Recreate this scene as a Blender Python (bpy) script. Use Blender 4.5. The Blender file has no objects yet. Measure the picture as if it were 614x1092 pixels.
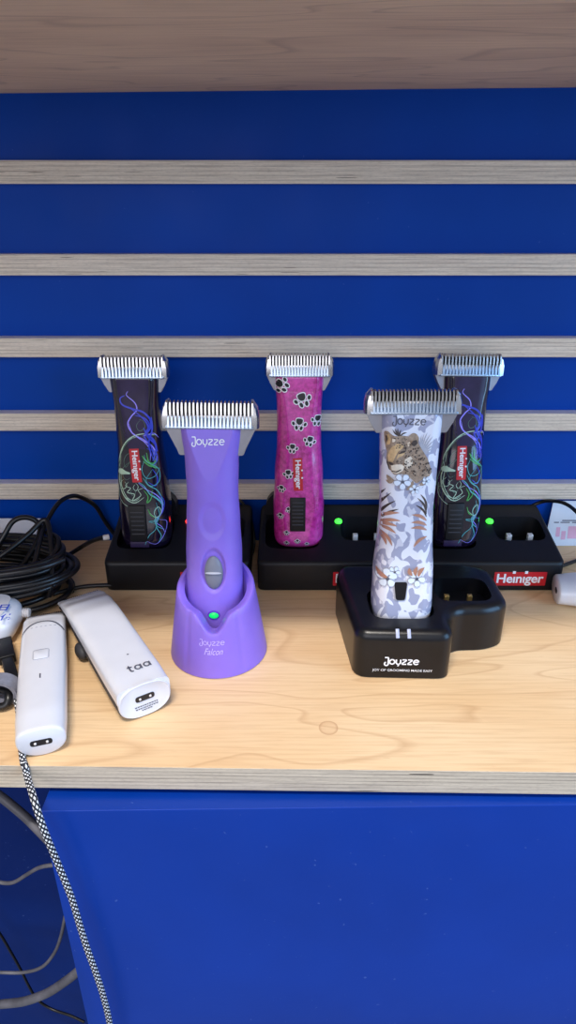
import bpy, bmesh, math, random
from mathutils import Vector, Matrix, Euler
random.seed(7)
MM = 0.001
C = bpy.context.scene.collection
sc = bpy.context.scene

# ------------------------------------------------------------------ camera
FPX = 715.0
PITCH = math.atan(FPX / 1494.0)
H, D = 0.3258, 0.6134            # eye above the desk, eye in front of the wall
EYE = Vector((0, -D, H))
cam_d = bpy.data.cameras.new('camera'); cam = bpy.data.objects.new('camera', cam_d); C.objects.link(cam)
cam.location = EYE
cam.rotation_euler = (math.radians(90) - PITCH, 0, 0)
cam_d.sensor_fit = 'VERTICAL'; cam_d.sensor_height = 24; cam_d.lens = 24 * FPX / 1092
cam_d.clip_start = 0.01; cam_d.clip_end = 50
sc.camera = cam

def raydir(px, py):
    c, s = math.cos(PITCH), math.sin(PITCH)
    a, b = (px - 307) / FPX, (546 - py) / FPX
    return Vector((a, c + b * s, -s + b * c))
def on_z(px, py, z=0.0):
    d = raydir(px, py); k = (z - EYE.z) / d.z
    return EYE + d * k
def on_y(px, py, w):
    d = raydir(px, py); k = (-w - EYE.y) / d.y
    return EYE + d * k

# ------------------------------------------------------------------ materials
def lin(c):
    def f(v):
        v /= 255.0
        return v / 12.92 if v <= 0.04045 else ((v + 0.055) / 1.055) ** 2.4
    return (f(c[0]), f(c[1]), f(c[2]), 1)
class NT:
    def __init__(s, name):
        s.m = bpy.data.materials.new(name); s.m.use_nodes = True
        s.t = s.m.node_tree; s.n = s.t.nodes; s.b = s.n['Principled BSDF']
    def add(s, typ, **kw):
        n = s.n.new(typ)
        for k, v in kw.items(): setattr(n, k, v)
        return n
    def l(s, a, b): s.t.links.new(a, b)
    def coords(s, scale=(1, 1, 1), loc=(0, 0, 0), rot=(0, 0, 0), kind='Object'):
        tc = s.add('ShaderNodeTexCoord'); mp = s.add('ShaderNodeMapping')
        mp.inputs['Scale'].default_value = scale; mp.inputs['Location'].default_value = loc
        mp.inputs['Rotation'].default_value = rot
        s.l(tc.outputs[kind], mp.inputs['Vector']); return mp.outputs['Vector']
    def noise(s, vec, scale=5, detail=4, rough=0.5, dist=0):
        n = s.add('ShaderNodeTexNoise'); n.inputs['Scale'].default_value = scale
        n.inputs['Detail'].default_value = detail; n.inputs['Roughness'].default_value = rough
        n.inputs['Distortion'].default_value = dist
        s.l(vec, n.inputs['Vector']); return n.outputs['Fac']
    def ramp(s, fac, stops, interp='LINEAR'):
        r = s.add('ShaderNodeValToRGB'); e = r.color_ramp.elements; r.color_ramp.interpolation = interp
        while len(e) > 1: e.remove(e[-1])
        e[0].position = stops[0][0]; e[0].color = stops[0][1]
        for p, c in stops[1:]:
            k = e.new(p); k.color = c
        s.l(fac, r.inputs['Fac']); return r.outputs['Color']
    def math(s, op, a, b=None):
        m = s.add('ShaderNodeMath', operation=op)
        for i, v in enumerate((a, b)):
            if v is None: continue
            if isinstance(v, (int, float)): m.inputs[i].default_value = v
            else: s.l(v, m.inputs[i])
        return m.outputs[0]
    def mix(s, fac, a, b, blend='MIX'):
        m = s.add('ShaderNodeMix', data_type='RGBA', blend_type=blend)
        if isinstance(fac, (int, float)): m.inputs[0].default_value = fac
        else: s.l(fac, m.inputs[0])
        for i, v in ((6, a), (7, b)):
            if isinstance(v, tuple): m.inputs[i].default_value = v
            else: s.l(v, m.inputs[i])
        return m.outputs[2]
    def bump(s, h, dist=0.0003, strength=0.5):
        b = s.add('ShaderNodeBump'); b.inputs['Distance'].default_value = dist
        b.inputs['Strength'].default_value = strength
        s.l(h, b.inputs['Height']); s.l(b.outputs['Normal'], s.b.inputs['Normal'])
def G(v): return (v, v, v, 1)

def plain(name, rgb, rough=0.5, metal=0.0, spec=0.5, var=0.06, nscale=60, bump=0.0, coat=0.0, sss=0.0):
    t = NT(name); base = lin(rgb)
    v = t.coords()
    f = t.noise(v, nscale, 3)
    dark = tuple(max(0, c * (1 - var)) for c in base[:3]) + (1,)
    lite = tuple(min(1, c * (1 + var)) for c in base[:3]) + (1,)
    t.l(t.ramp(f, [(0.3, dark), (0.7, lite)]), t.b.inputs['Base Color'])
    t.b.inputs['Roughness'].default_value = rough; t.b.inputs['Metallic'].default_value = metal
    t.b.inputs['Specular IOR Level'].default_value = spec
    t.b.inputs['Coat Weight'].default_value = coat; t.b.inputs['Coat Roughness'].default_value = 0.08
    if sss:
        t.b.inputs['Subsurface Weight'].default_value = sss; t.b.inputs['Subsurface Scale'].default_value = 0.004
    if bump:
        t.bump(t.noise(v, nscale * 6, 3), bump, 0.4)
    return t.m
def glow(name, rgb, strength):
    t = NT(name); f = t.noise(t.coords(), 200, 1)
    t.l(t.ramp(f, [(0, lin(rgb)), (1, lin(tuple(min(255, c * 1.1) for c in rgb)))]), t.b.inputs['Base Color'])
    t.b.inputs['Emission Color'].default_value = lin(rgb); t.b.inputs['Emission Strength'].default_value = strength
    t.b.inputs['Roughness'].default_value = 0.3
    return t.m

def blue_paint(name, rgb, rough, spec=0.3):
    t = NT(name); v = t.coords()
    big = t.noise(v, 7, 3); b = lin(rgb)
    col = t.ramp(big, [(0.3, tuple(c * 0.9 for c in b[:3]) + (1,)), (0.7, tuple(c * 1.12 for c in b[:3]) + (1,))])
    sp = t.noise(t.coords((1, 1, 1)), 260, 2, 0.4)
    spk = t.ramp(sp, [(0.74, G(0)), (0.80, G(1))])
    col = t.mix(t.math('MULTIPLY', spk, 0.25), col, lin((120, 150, 220)))
    t.l(col, t.b.inputs['Base Color'])
    t.b.inputs['Roughness'].default_value = rough
    t.l(t.ramp(t.noise(v, 24, 4), [(0.3, G(rough - 0.06)), (0.7, G(rough + 0.08))]), t.b.inputs['Roughness'])
    t.b.inputs['Specular IOR Level'].default_value = spec
    t.bump(t.noise(v, 420, 3), 0.00012, 0.35)
    return t.m

def maple(name, light, mid, dark, knot=None, rough=0.45):
    t = NT(name)
    v = t.coords((1, 1, 1))
    w = t.noise(t.coords((2.2, 7.5, 7.5), (0.35, 0.1, 0)), 1.6, 2, 0.45, 0.7)
    rings = t.math('FRACT', t.math('MULTIPLY', w, 8.0))
    ring_line = t.ramp(rings, [(0.0, G(0.0)), (0.80, G(0.12)), (0.93, G(1)), (1.0, G(0.05))])
    fine = t.noise(t.coords((6, 160, 160)), 3.0, 5, 0.6)
    cloud = t.noise(t.coords((3, 9, 9)), 2.0, 3)
    base = t.mix(t.ramp(cloud, [(0.3, G(0)), (0.7, G(1))]), lin(light), lin(mid))
    base = t.mix(t.math('MULTIPLY', ring_line, 0.34), base, lin(dark))
    base = t.mix(t.math('MULTIPLY', t.ramp(fine, [(0.45, G(0)), (0.75, G(1))]), 0.35), base, lin(dark))
    fleck = t.noise(t.coords((25, 420, 420)), 3.0, 1)
    base = t.mix(t.math('MULTIPLY', t.ramp(fleck, [(0.72, G(0)), (0.78, G(1))]), 0.35), base, lin(dark))
    if knot:
        for kx, ky, kr in knot:
            tc = t.add('ShaderNodeTexCoord'); sub = t.add('ShaderNodeVectorMath', operation='SUBTRACT')
            t.l(tc.outputs['Object'], sub.inputs[0]); sub.inputs[1].default_value = (kx, ky, 0)
            sep = t.add('ShaderNodeSeparateXYZ'); t.l(sub.outputs[0], sep.inputs[0])
            r2 = t.math('SQRT', t.math('ADD', t.math('POWER', sep.outputs[0], 2.0), t.math('POWER', sep.outputs[1], 2.0)))
            r2 = t.math('DIVIDE', r2, kr)
            r2 = t.math('ADD', r2, t.math('MULTIPLY', t.noise(v, 60, 2), 0.25))
            ring = t.ramp(r2, [(0.0, G(0.12)), (0.75, G(0.25)), (0.95, G(0.85)), (1.05, G(0.7)), (1.15, G(0))])
            base = t.mix(t.math('MULTIPLY', ring, 0.6), base, lin((175, 120, 80)))
    t.l(base, t.b.inputs['Base Color'])
    t.b.inputs['Roughness'].default_value = rough; t.b.inputs['Specular IOR Level'].default_value = 0.35
    t.bump(fine, 0.0001, 0.3)
    return t.m

def plywood_edge(name, light, dark, zscale, seed, contrast=0.6):
    """edge of birch ply: thin plies lying flat, end grain streaks, a few black voids"""
    t = NT(name)
    warp = t.noise(t.coords((4, 4, 30), (seed, 0, 0)), 2, 2)
    tc = t.add('ShaderNodeTexCoord'); sep = t.add('ShaderNodeSeparateXYZ'); t.l(tc.outputs['Object'], sep.inputs[0])
    ph = t.math('ADD', t.math('MULTIPLY', sep.outputs[2], zscale), t.math('MULTIPLY', warp, 0.5))
    fr = t.math('FRACT', ph)
    lines = t.ramp(fr, [(0, G(0.9)), (0.10, G(1)), (0.22, G(0.15)), (0.5, G(0.0)), (0.8, G(0.1)), (1, G(0.9))])
    st = t.noise(t.coords((14, 14, 900), (seed * 3, 0, 0)), 2.0, 5, 0.65)
    st2 = t.noise(t.coords((130, 130, 500), (seed, 1, 0)), 2.0, 3, 0.6)
    fade = t.ramp(t.noise(t.coords((9, 9, 120), (seed, 2, 0)), 2, 2), [(0.35, G(0.25)), (0.65, G(1))])
    col = t.mix(t.math('MULTIPLY', t.math('MULTIPLY', lines, fade), contrast), lin(light), lin(dark))
    col = t.mix(t.math('MULTIPLY', t.ramp(st, [(0.4, G(0)), (0.7, G(1))]), 0.45), col, lin(dark))
    col = t.mix(t.math('MULTIPLY', t.ramp(st2, [(0.5, G(0)), (0.75, G(1))]), 0.25), col, lin(dark))
    void = t.noise(t.coords((9, 9, 330), (seed * 7, 5, 0)), 3.0, 1, 0.3)
    col = t.mix(t.ramp(void, [(0.765, G(0)), (0.785, G(1))]), col, lin((30, 24, 22)))
    t.l(col, t.b.inputs['Base Color']); t.b.inputs['Roughness'].default_value = 0.6
    t.b.inputs['Specular IOR Level'].default_value = 0.3
    return t.m

def braided(name):
    t = NT(name)
    tc = t.add('ShaderNodeTexCoord'); sep = t.add('ShaderNodeSeparateXYZ'); t.l(tc.outputs['UV'], sep.inputs[0])
    a = t.math('FRACT', t.math('ADD', t.math('MULTIPLY', sep.outputs[0], 5.0), t.math('MULTIPLY', sep.outputs[1], 1.0)))
    b = t.math('FRACT', t.math('SUBTRACT', t.math('MULTIPLY', sep.outputs[0], 5.0), t.math('MULTIPLY', sep.outputs[1], 1.0)))
    fa = t.math('GREATER_THAN', a, 0.5); fb = t.math('GREATER_THAN', b, 0.42)
    f = t.math('MULTIPLY', fa, fb)
    t.l(t.mix(f, lin((20, 22, 32)), lin((240, 243, 248))), t.b.inputs['Base Color'])
    t.b.inputs['Roughness'].default_value = 0.6
    return t.m

def spotted(name):
    t = NT(name)
    v = t.coords((1, 0.6, 0.75), (0.013, 0, 0.021))
    n = t.noise(v, 112, 1, 0.4, 0.6)
    f = t.ramp(n, [(0.515, G(0)), (0.53, G(1))])
    n2 = t.noise(v, 170, 1, 0.4, 0.8)
    g = t.ramp(n2, [(0.62, G(0)), (0.635, G(1))])
    col = t.mix(f, lin((222, 225, 238)), lin((156, 160, 186)))
    col = t.mix(t.math('MULTIPLY', f, g), col, lin((200, 202, 218)))
    t.l(col, t.b.inputs['Base Color'])
    t.b.inputs['Roughness'].default_value = 0.3; t.b.inputs['Coat Weight'].default_value = 0.4
    return t.m

def magenta(name):
    t = NT(name)
    n = t.noise(t.coords(), 240, 4, 0.7)
    n2 = t.noise(t.coords(), 30, 2)
    col = t.mix(t.ramp(n, [(0.35, G(0)), (0.7, G(1))]), lin((158, 8, 108)), lin((228, 62, 178)))
    col = t.mix(t.math('MULTIPLY', t.ramp(n2, [(0.4, G(0)), (0.6, G(1))]), 0.35), col, lin((235, 95, 190)))
    t.l(col, t.b.inputs['Base Color']); t.b.inputs['Roughness'].default_value = 0.28
    t.b.inputs['Coat Weight'].default_value = 0.6
    return t.m

M = dict(
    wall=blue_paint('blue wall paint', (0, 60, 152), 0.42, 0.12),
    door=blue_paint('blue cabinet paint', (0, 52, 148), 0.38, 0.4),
    inside=blue_paint('blue cabinet paint in shade', (0, 40, 118), 0.5, 0.2),  # darker copy of the cabinet blue, recess shade put into the colour
    desk=maple('maple desk veneer', (240, 210, 168), (230, 192, 144), (182, 134, 90),
               knot=[(on_z(350, 776).x, on_z(350, 776).y, 0.0075)]),
    shelf=maple('maple shelf veneer', (242, 216, 182), (220, 192, 160), (150, 124, 100)),
    deskedge=plywood_edge('birch ply desk edge', (214, 200, 178), (112, 100, 92), 340, 0.3, 0.7),
    slatface=plywood_edge('birch ply slat edge', (226, 214, 196), (118, 102, 92), 330, 1.7, 0.55),
    slattop=plain('birch veneer slat top', (205, 200, 205), 0.55, var=0.08, nscale=40),
    black=plain('black matte plastic', (14, 15, 20), 0.45, spec=0.35, var=0.2, nscale=90, bump=0.00008),
    blackgloss=plain('black satin plastic', (13, 14, 19), 0.3, spec=0.4, var=0.25, nscale=50, bump=0.00006),
    slot=plain('dark slot plastic', (8, 8, 11), 0.5),
    rubber=plain('black cable rubber', (14, 15, 19), 0.33, var=0.2),
    steel=plain('polished blade steel', (196, 196, 198), 0.25, metal=1.0, var=0.05),
    steelblue=plain('blued cutter steel', (170, 186, 205), 0.28, metal=1.0, var=0.08),
    steeldark=plain('brushed bracket steel', (158, 158, 166), 0.36, metal=0.9, var=0.1),
    gap=plain('painted tooth gap shade', (20, 21, 28), 0.5),
    purple=plain('purple soft plastic', (134, 106, 212), 0.4, var=0.03, sss=0.1),
    purpledeep=plain('purple recess plastic', (92, 64, 190), 0.5),
    magenta=magenta('magenta printed shell'),
    darkshell=plain('dark violet glossy shell', (20, 14, 34), 0.18, spec=0.4, var=0.3, nscale=30, coat=0.7),
    darkface=plain('dusky violet face shell', (44, 32, 66), 0.35, spec=0.3, var=0.2, nscale=120),
    spotted=spotted('white shell with grey spots'),
    white=plain('white glossy plastic', (215, 217, 225), 0.28, var=0.02, coat=0.3),
    whitebox=plain('white card', (214, 220, 230), 0.6, var=0.03),
    grey=plain('grey slider plastic', (112, 116, 132), 0.45),
    greyline=plain('pale grey line', (168, 172, 186), 0.5),
    greydark=plain('charcoal grip rubber', (52, 52, 58), 0.6),
    strap=plain('grey hook and loop strap', (120, 122, 136), 0.85, var=0.15, nscale=300, bump=0.0003),
    red=plain('red label', (196, 26, 40), 0.4), redprint=plain('red print', (190, 60, 75), 0.6),
    pinkprint=plain('pink print', (220, 170, 195), 0.6),
    ink=plain('white ink', (238, 238, 242), 0.45), inkblack=plain('black ink', (24, 24, 30), 0.45),
    inkdark=plain('dark grey ink', (82, 84, 98), 0.5), inkpurple=plain('pale violet ink', (196, 180, 250), 0.4),
    inkblue=plain('blue ink', (40, 70, 190), 0.5),
    violet=plain('violet swirl ink', (150, 138, 250), 0.35), blueink=plain('deep blue swirl ink', (48, 62, 200), 0.35),
    teal=plain('teal swirl ink', (80, 170, 178), 0.35), green=plain('green swirl ink', (70, 160, 80), 0.35),
    palegreen=plain('pale green swirl ink', (176, 206, 182), 0.35), sage=plain('sage swirl ink', (92, 124, 110), 0.35),
    tan=plain('tan fur print', (150, 130, 112), 0.5, var=0.3, nscale=500), gold=plain('golden fur print', (200, 168, 124), 0.5, var=0.2, nscale=400),
    cream=plain('cream fur print', (222, 210, 192), 0.5, var=0.12, nscale=400), brown=plain('dark brown spot ink', (62, 50, 46), 0.5),
    copper=plain('copper leaf ink', (188, 138, 116), 0.35, metal=0.3), petal=plain('pale blue petal', (214, 226, 242), 0.4),
    brass=plain('gold contact', (215, 180, 110), 0.3, metal=0.8), silver=plain('silver contact', (225, 225, 225), 0.3, metal=0.3),
    led_red=glow('red indicator', (255, 50, 40), 3.0), led_green=glow('green indicator', (60, 235, 60), 2.0),
    led_mint=glow('mint indicator', (5, 190, 80), 0.9), led_off=plain('pale indicator window', (172, 178, 205), 0.35),
    braid=braided('black and white braid'), cable_dusty=plain('dusty grey cable', (96, 96, 104), 0.45, var=0.3, nscale=60),
    silverfoil=plain('scuffed grey bracket', (120, 128, 150), 0.5, var=0.5, nscale=160),
    floor=plain('grey floor', (120, 122, 126), 0.6), sockwhite=plain('white connector', (215, 210, 208), 0.45),
)

# ------------------------------------------------------------------ object helpers
def obj(name, bm, mats, parent=None, smooth=30):
    me = bpy.data.meshes.new(name)
    bmesh.ops.recalc_face_normals(bm, faces=bm.faces)
    bm.to_mesh(me); bm.free()
    for m in (mats if isinstance(mats, (list, tuple)) else [mats]):
        me.materials.append(M[m] if isinstance(m, str) else m)
    if smooth is not None:
        for p in me.polygons: p.use_smooth = True
        me.set_sharp_from_angle(angle=math.radians(smooth))
    o = bpy.data.objects.new(name, me); C.objects.link(o)
    if parent: o.parent = parent
    return o
def tag(o, label, cat, group=None):
    o['label'] = label; o['category'] = cat
    if group: o['group'] = group
    return o
def struct(o): o['kind'] = 'structure'; return o
def thing(name, label, cat, loc=(0, 0, 0), rot=(0, 0, 0), group=None):
    o = bpy.data.objects.new(name, None); C.objects.link(o); o.empty_display_size = 0.02
    o.location = loc; o.rotation_euler = rot
    return tag(o, label, cat, group)
def dup(o, parent=None):
    c = o.copy(); C.objects.link(c)
    if parent: c.parent = parent
    for ch in list(o.children): dup(ch, c)
    return c
def mat_of(loc, rot): return Matrix.Translation(Vector(loc)) @ Euler(rot).to_matrix().to_4x4()

def box(bm, x0, x1, y0, y1, z0, z1, bev=0.0, mi=0):
    r = bmesh.ops.create_cube(bm, size=1)
    vs = r['verts']
    for v in vs:
        v.co = Vector(((x0 + x1) / 2 + v.co.x * (x1 - x0), (y0 + y1) / 2 + v.co.y * (y1 - y0), (z0 + z1) / 2 + v.co.z * (z1 - z0)))
    es = list({e for v in vs for e in v.link_edges}); fs = list({f for v in vs for f in v.link_faces})
    for f in fs: f.material_index = mi
    if bev: bmesh.ops.bevel(bm, geom=es, offset=bev, segments=3, affect='EDGES', profile=0.5)
    return bm
def grid_rings(bm, rings, cap0=True, cap1=True, closed=True, mi=0):
    vr = [[bm.verts.new(p) for p in r] for r in rings]
    n = len(vr[0])
    for a, b in zip(vr[:-1], vr[1:]):
        for i in range(n if closed else n - 1):
            j = (i + 1) % n
            try: bm.faces.new((a[i], a[j], b[j], b[i])).material_index = mi
            except ValueError: pass
    if cap0: bm.faces.new(vr[0][::-1]).material_index = mi
    if cap1: bm.faces.new(vr[-1]).material_index = mi
    return vr
def catmull(pts, n=8):
    pts = [Vector(p) for p in pts]
    if len(pts) < 3: return [pts[0].lerp(pts[-1], i / n) for i in range(n + 1)]
    P = [pts[0] * 2 - pts[1]] + pts + [pts[-1] * 2 - pts[-2]]
    out = []
    for i in range(1, len(P) - 2):
        a, b, c, d = P[i - 1:i + 3]
        for k in range(n):
            t = k / n
            out.append(0.5 * ((2 * b) + (c - a) * t + (2 * a - 5 * b + 4 * c - d) * t * t + (3 * b - a - 3 * c + d) * t ** 3))
    out.append(pts[-1]); return out
def tube(bm, pts, r, seg=12, n=8, vscale=1.0):
    """a round cable with u around and v along it"""
    P = catmull(pts, n); uv = bm.loops.layers.uv.verify()
    up = None; rings = []; L = [0.0]
    for i, p in enumerate(P):
        t = (P[min(i + 1, len(P) - 1)] - P[max(i - 1, 0)])
        if t.length < 1e-9: t = Vector((0, 0, 1))
        t.normalize()
        if up is None: up = t.orthogonal().normalized()
        up = (up - t * up.dot(t)).normalized(); s = t.cross(up)
        rr = r(i / (len(P) - 1)) if callable(r) else r
        rings.append([p + (up * math.cos(q) + s * math.sin(q)) * rr for q in (2 * math.pi * k / seg for k in range(seg))])
        if i: L.append(L[-1] + (p - P[i - 1]).length)
    vr = [[bm.verts.new(c) for c in g] for g in rings]
    for i in range(len(vr) - 1):
        for k in range(seg):
            j = (k + 1) % seg
            f = bm.faces.new((vr[i][k], vr[i][j], vr[i + 1][j], vr[i + 1][k]))
            for lp, (u, v) in zip(f.loops, ((k, i), (k + 1, i), (k + 1, i + 1), (k, i + 1))):
                lp[uv].uv = (u / seg, L[v] / vscale)
    bm.faces.new(vr[0][::-1]); bm.faces.new(vr[-1])
def rounded(pts, rad, seg=6):
    """round the corners of a 2-D outline; rad a number or one per corner"""
    n = len(pts); out = []
    for i, p in enumerate(pts):
        r = rad[i] if isinstance(rad, (list, tuple)) else rad
        p = Vector(p); a = Vector(pts[i - 1]) - p; b = Vector(pts[(i + 1) % n]) - p
        m = min(a.length, b.length) * 0.499
        r0 = min(r, m)
        if r0 < 1e-6: out.append(tuple(p)); continue
        A = p + a.normalized() * r0; B = p + b.normalized() * r0
        for k in range(seg + 1):
            t = k / seg
            out.append(tuple((1 - t) ** 2 * A + 2 * t * (1 - t) * p + t * t * B))
    return out
def offset2(pts, d):
    n = len(pts); out = []
    area = sum(pts[i][0] * pts[(i + 1) % n][1] - pts[(i + 1) % n][0] * pts[i][1] for i in range(n))
    sg = 1 if area > 0 else -1
    for i in range(n):
        a, p, b = Vector(pts[i - 1]), Vector(pts[i]), Vector(pts[(i + 1) % n])
        e1 = (p - a).normalized(); e2 = (b - p).normalized()
        nn = Vector((-(e1.y + e2.y), e1.x + e2.x))
        if nn.length < 1e-9: nn = Vector((-e1.y, e1.x))
        nn.normalize(); out.append(tuple(p + nn * d * sg))
    return out
def prism(bm, outline, z0, ztop, bev=0.001, nb=4, foot=0.0006, mi=0):
    zf = ztop if callable(ztop) else (lambda x, y: ztop)
    zb = z0 if callable(z0) else (lambda x, y: z0)
    rings = []
    ins = offset2(outline, foot)
    rings.append([(x, y, zb(x, y)) for x, y in ins])
    rings.append([(x, y, zb(x, y) + foot) for x, y in outline])
    for k in range(nb + 1):
        a = math.pi / 2 * k / nb
        o = offset2(outline, bev * (1 - math.cos(a)))
        rings.append([(x, y, zf(x, y) - bev * (1 - math.sin(a))) for x, y in o])
    grid_rings(bm, rings, mi=mi)
    return bm
def rrect(x0, x1, y0, y1, r, seg=5): return rounded([(x0, y0), (x1, y0), (x1, y1), (x0, y1)], r, seg)
def ellipse(cx, cy, a, b, n=32): return [(cx + a * math.cos(2 * math.pi * k / n), cy + b * math.sin(2 * math.pi * k / n)) for k in range(n)]
def cut(o, cutters):
    """subtract closed meshes from o"""
    for cb in cutters:
        cme = bpy.data.meshes.new('cutter'); bmesh.ops.recalc_face_normals(cb, faces=cb.faces); cb.to_mesh(cme); cb.free()
        co = bpy.data.objects.new('cutter', cme); C.objects.link(co)
        md = o.modifiers.new('b', 'BOOLEAN'); md.operation = 'DIFFERENCE'; md.solver = 'EXACT'; md.object = co
        par, mw = o.parent, None
        o.parent = None
        bpy.context.view_layer.update()
        n0 = len(o.data.polygons)
        for solver, selfx in (('EXACT', False), ('EXACT', True), ('FAST', False)):
            md.solver = solver
            if solver == 'EXACT': md.use_self = selfx
            bpy.context.view_layer.update()
            me = bpy.data.meshes.new_from_object(o.evaluated_get(bpy.context.evaluated_depsgraph_get()))
            xs = [v.co.x for v in me.vertices]; xo = [v.co.x for v in o.data.vertices]
            print('cut', o.name, solver, selfx, n0, len(me.polygons))
            if xs and len(me.polygons) > n0 * 0.6 and max(xs) - min(xs) > 0.98 * (max(xo) - min(xo)): break
        else: me = o.data
        o.modifiers.clear(); o.data = me; o.parent = par
        bpy.data.objects.remove(co)
    for p in o.data.polygons: p.use_smooth = True
    o.data.set_sharp_from_angle(angle=math.radians(30))
    return o

# --- flat print laid on a surface: shapes in (u, v), mapped by S(u, v, lift) -> 3-D
def poly(bm, pts, S, lift=0.0002, skirt=0.0, cell=0.0022):
    t = bmesh.new(); vs = [t.verts.new((u, v, 0)) for u, v in pts]
    f = t.faces.new(vs); bmesh.ops.triangulate(t, faces=[f])
    for _ in range(5):
        es = [e for e in t.edges if e.calc_length() > cell]
        if not es: break
        bmesh.ops.subdivide_edges(t, edges=es, cuts=1); bmesh.ops.triangulate(t, faces=t.faces[:])
    t.verts.index_update(); mp = {}
    for v in t.verts: mp[v.index] = bm.verts.new(S(v.co.x, v.co.y, lift))
    for f in t.faces: bm.faces.new([mp[v.index] for v in f.verts])
    if skirt:
        lo = {}
        for e in t.edges:
            if len(e.link_faces) == 1:
                for v in e.verts:
                    if v.index not in lo: lo[v.index] = bm.verts.new(S(v.co.x, v.co.y, lift - skirt))
                a, b = e.verts; bm.faces.new((mp[a.index], mp[b.index], lo[b.index], lo[a.index]))
    t.free()
def ribbon(bm, pts, S, w, lift=0.0002, n=6, taper=True, smooth=True):
    P = [Vector((a, b, 0)) for a, b in pts]
    if smooth: P = catmull(P, n)
    else:
        Q = []
        for a, b in zip(P[:-1], P[1:]): Q += [a.lerp(b, k / 3) for k in range(3)]
        P = Q + [P[-1]]
    prev = None
    for i, p in enumerate(P):
        t = P[min(i + 1, len(P) - 1)] - P[max(i - 1, 0)]
        nn = Vector((-t.y, t.x, 0)); nn.normalize() if nn.length else None
        k = i / (len(P) - 1)
        ww = w * (0.25 + 0.75 * math.sin(math.pi * min(max(k, 0.02), 0.98)) ** 0.6) if taper else w
        a = p + nn * ww / 2; b = p - nn * ww / 2
        cur = (bm.verts.new(S(a.x, a.y, lift)), bm.verts.new(S(b.x, b.y, lift)))
        if prev: bm.faces.new((prev[0], prev[1], cur[1], cur[0]))
        prev = cur
def text_mesh(s, bold=0.0, shear=0.0, spacing=1.0):
    cu = bpy.data.curves.new('t', 'FONT'); cu.body = s; cu.offset = bold; cu.shear = shear
    cu.space_character = spacing; cu.resolution_u = 3
    o = bpy.data.objects.new('t', cu); C.objects.link(o)
    bpy.context.view_layer.update()
    me = bpy.data.meshes.new_from_object(o.evaluated_get(bpy.context.evaluated_depsgraph_get()))
    vs = [v.co.copy() for v in me.vertices]; fs = [tuple(p.vertices) for p in me.polygons]
    bpy.data.objects.remove(o); bpy.data.curves.remove(cu); bpy.data.meshes.remove(me)
    x0 = min(v.x for v in vs); x1 = max(v.x for v in vs); y0 = min(v.y for v in vs); y1 = max(v.y for v in vs)
    return vs, fs, (x0, x1, y0, y1)
def text(bm, s, S, cx, cy, width, height=None, ang=0.0, lift=0.0003, bold=0.0, shear=0.0, spacing=1.0):
    vs, fs, (x0, x1, y0, y1) = text_mesh(s, bold, shear, spacing)
    k = width / (x1 - x0); ky = height / (y1 - y0) if height else k
    ca, sa = math.cos(ang), math.sin(ang); nv = []
    for v in vs:
        a = (v.x - (x0 + x1) / 2) * k; b = (v.y - (y0 + y1) / 2) * ky
        nv.append(bm.verts.new(S(cx + a * ca - b * sa, cy + a * sa + b * ca, lift)))
    for f in fs:
        try: bm.faces.new([nv[i] for i in f])
        except ValueError: pass
def heini(bm, S, cx, cy, width, height, ang=0.0, lift=0.0005):
    """bold grotesque word with its two i dots lifted to the top edge of the label"""
    ca, sa = math.cos(ang), math.sin(ang)
    text(bm, 'Hein\u0131ger'.replace('i', '\u0131'), S, cx + 0.04 * height * sa, cy - 0.04 * height * ca, width * 0.92, height * 0.82, ang, lift, bold=0.022, spacing=0.97)
    for u in (-0.135, 0.105):
        a, b = u * width, height * 0.47; q = height * 0.09
        poly(bm, [(cx + (a + i) * ca - (b + j) * sa, cy + (a + i) * sa + (b + j) * ca) for i, j in ((-q, -q), (q, -q), (q, q), (-q, q))], S, lift)
def logo(bm, S, cx, cy, width, w, ang=0.0, lift=0.0003):
    def arc(x, y, rx, ry, a0, a1, n=14):
        return [(x + rx * math.cos(math.radians(a0 + (a1 - a0) * k / n)), y + ry * math.sin(math.radians(a0 + (a1 - a0) * k / n))) for k in range(n + 1)]
    st = [
        [(0.02, 0.95), (0.42, 0.95), (0.46, 0.8), (0.46, 0.1)] + arc(0.24, 0.02, 0.22, 0.26, 0, -250),
        arc(0.92, 0.33, 0.3, 0.33, 0, 360, 20),
        [(1.40, 0.68), (1.40, 0.3)] + arc(1.66, 0.28, 0.26, 0.28, 180, 360) + [(1.92, 0.68)], [(1.80, 0.1), (1.62, -0.3)],
        [(2.12, 0.66), (2.55, 0.66), (2.60, 0.55), (2.12, 0.1), (2.14, 0.0), (2.62, 0.0)],
        [(2.80, 0.66), (3.23, 0.66), (3.28, 0.55), (2.80, 0.1), (2.82, 0.0), (3.30, 0.0)],
        [(3.50, 0.36), (4.08, 0.36)] + arc(3.78, 0.33, 0.30, 0.33, 5, 320, 18)]
    k = width / 4.1; ca, sa = math.cos(ang), math.sin(ang)
    for s in st:
        P = []
        for x, y in s:
            a = (x - 2.05) * k; b = (y - 0.33) * k
            P.append((cx + a * ca - b * sa, cy + a * sa + b * ca))
        ribbon(bm, P, S, w, lift, taper=False, smooth=False)

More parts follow.
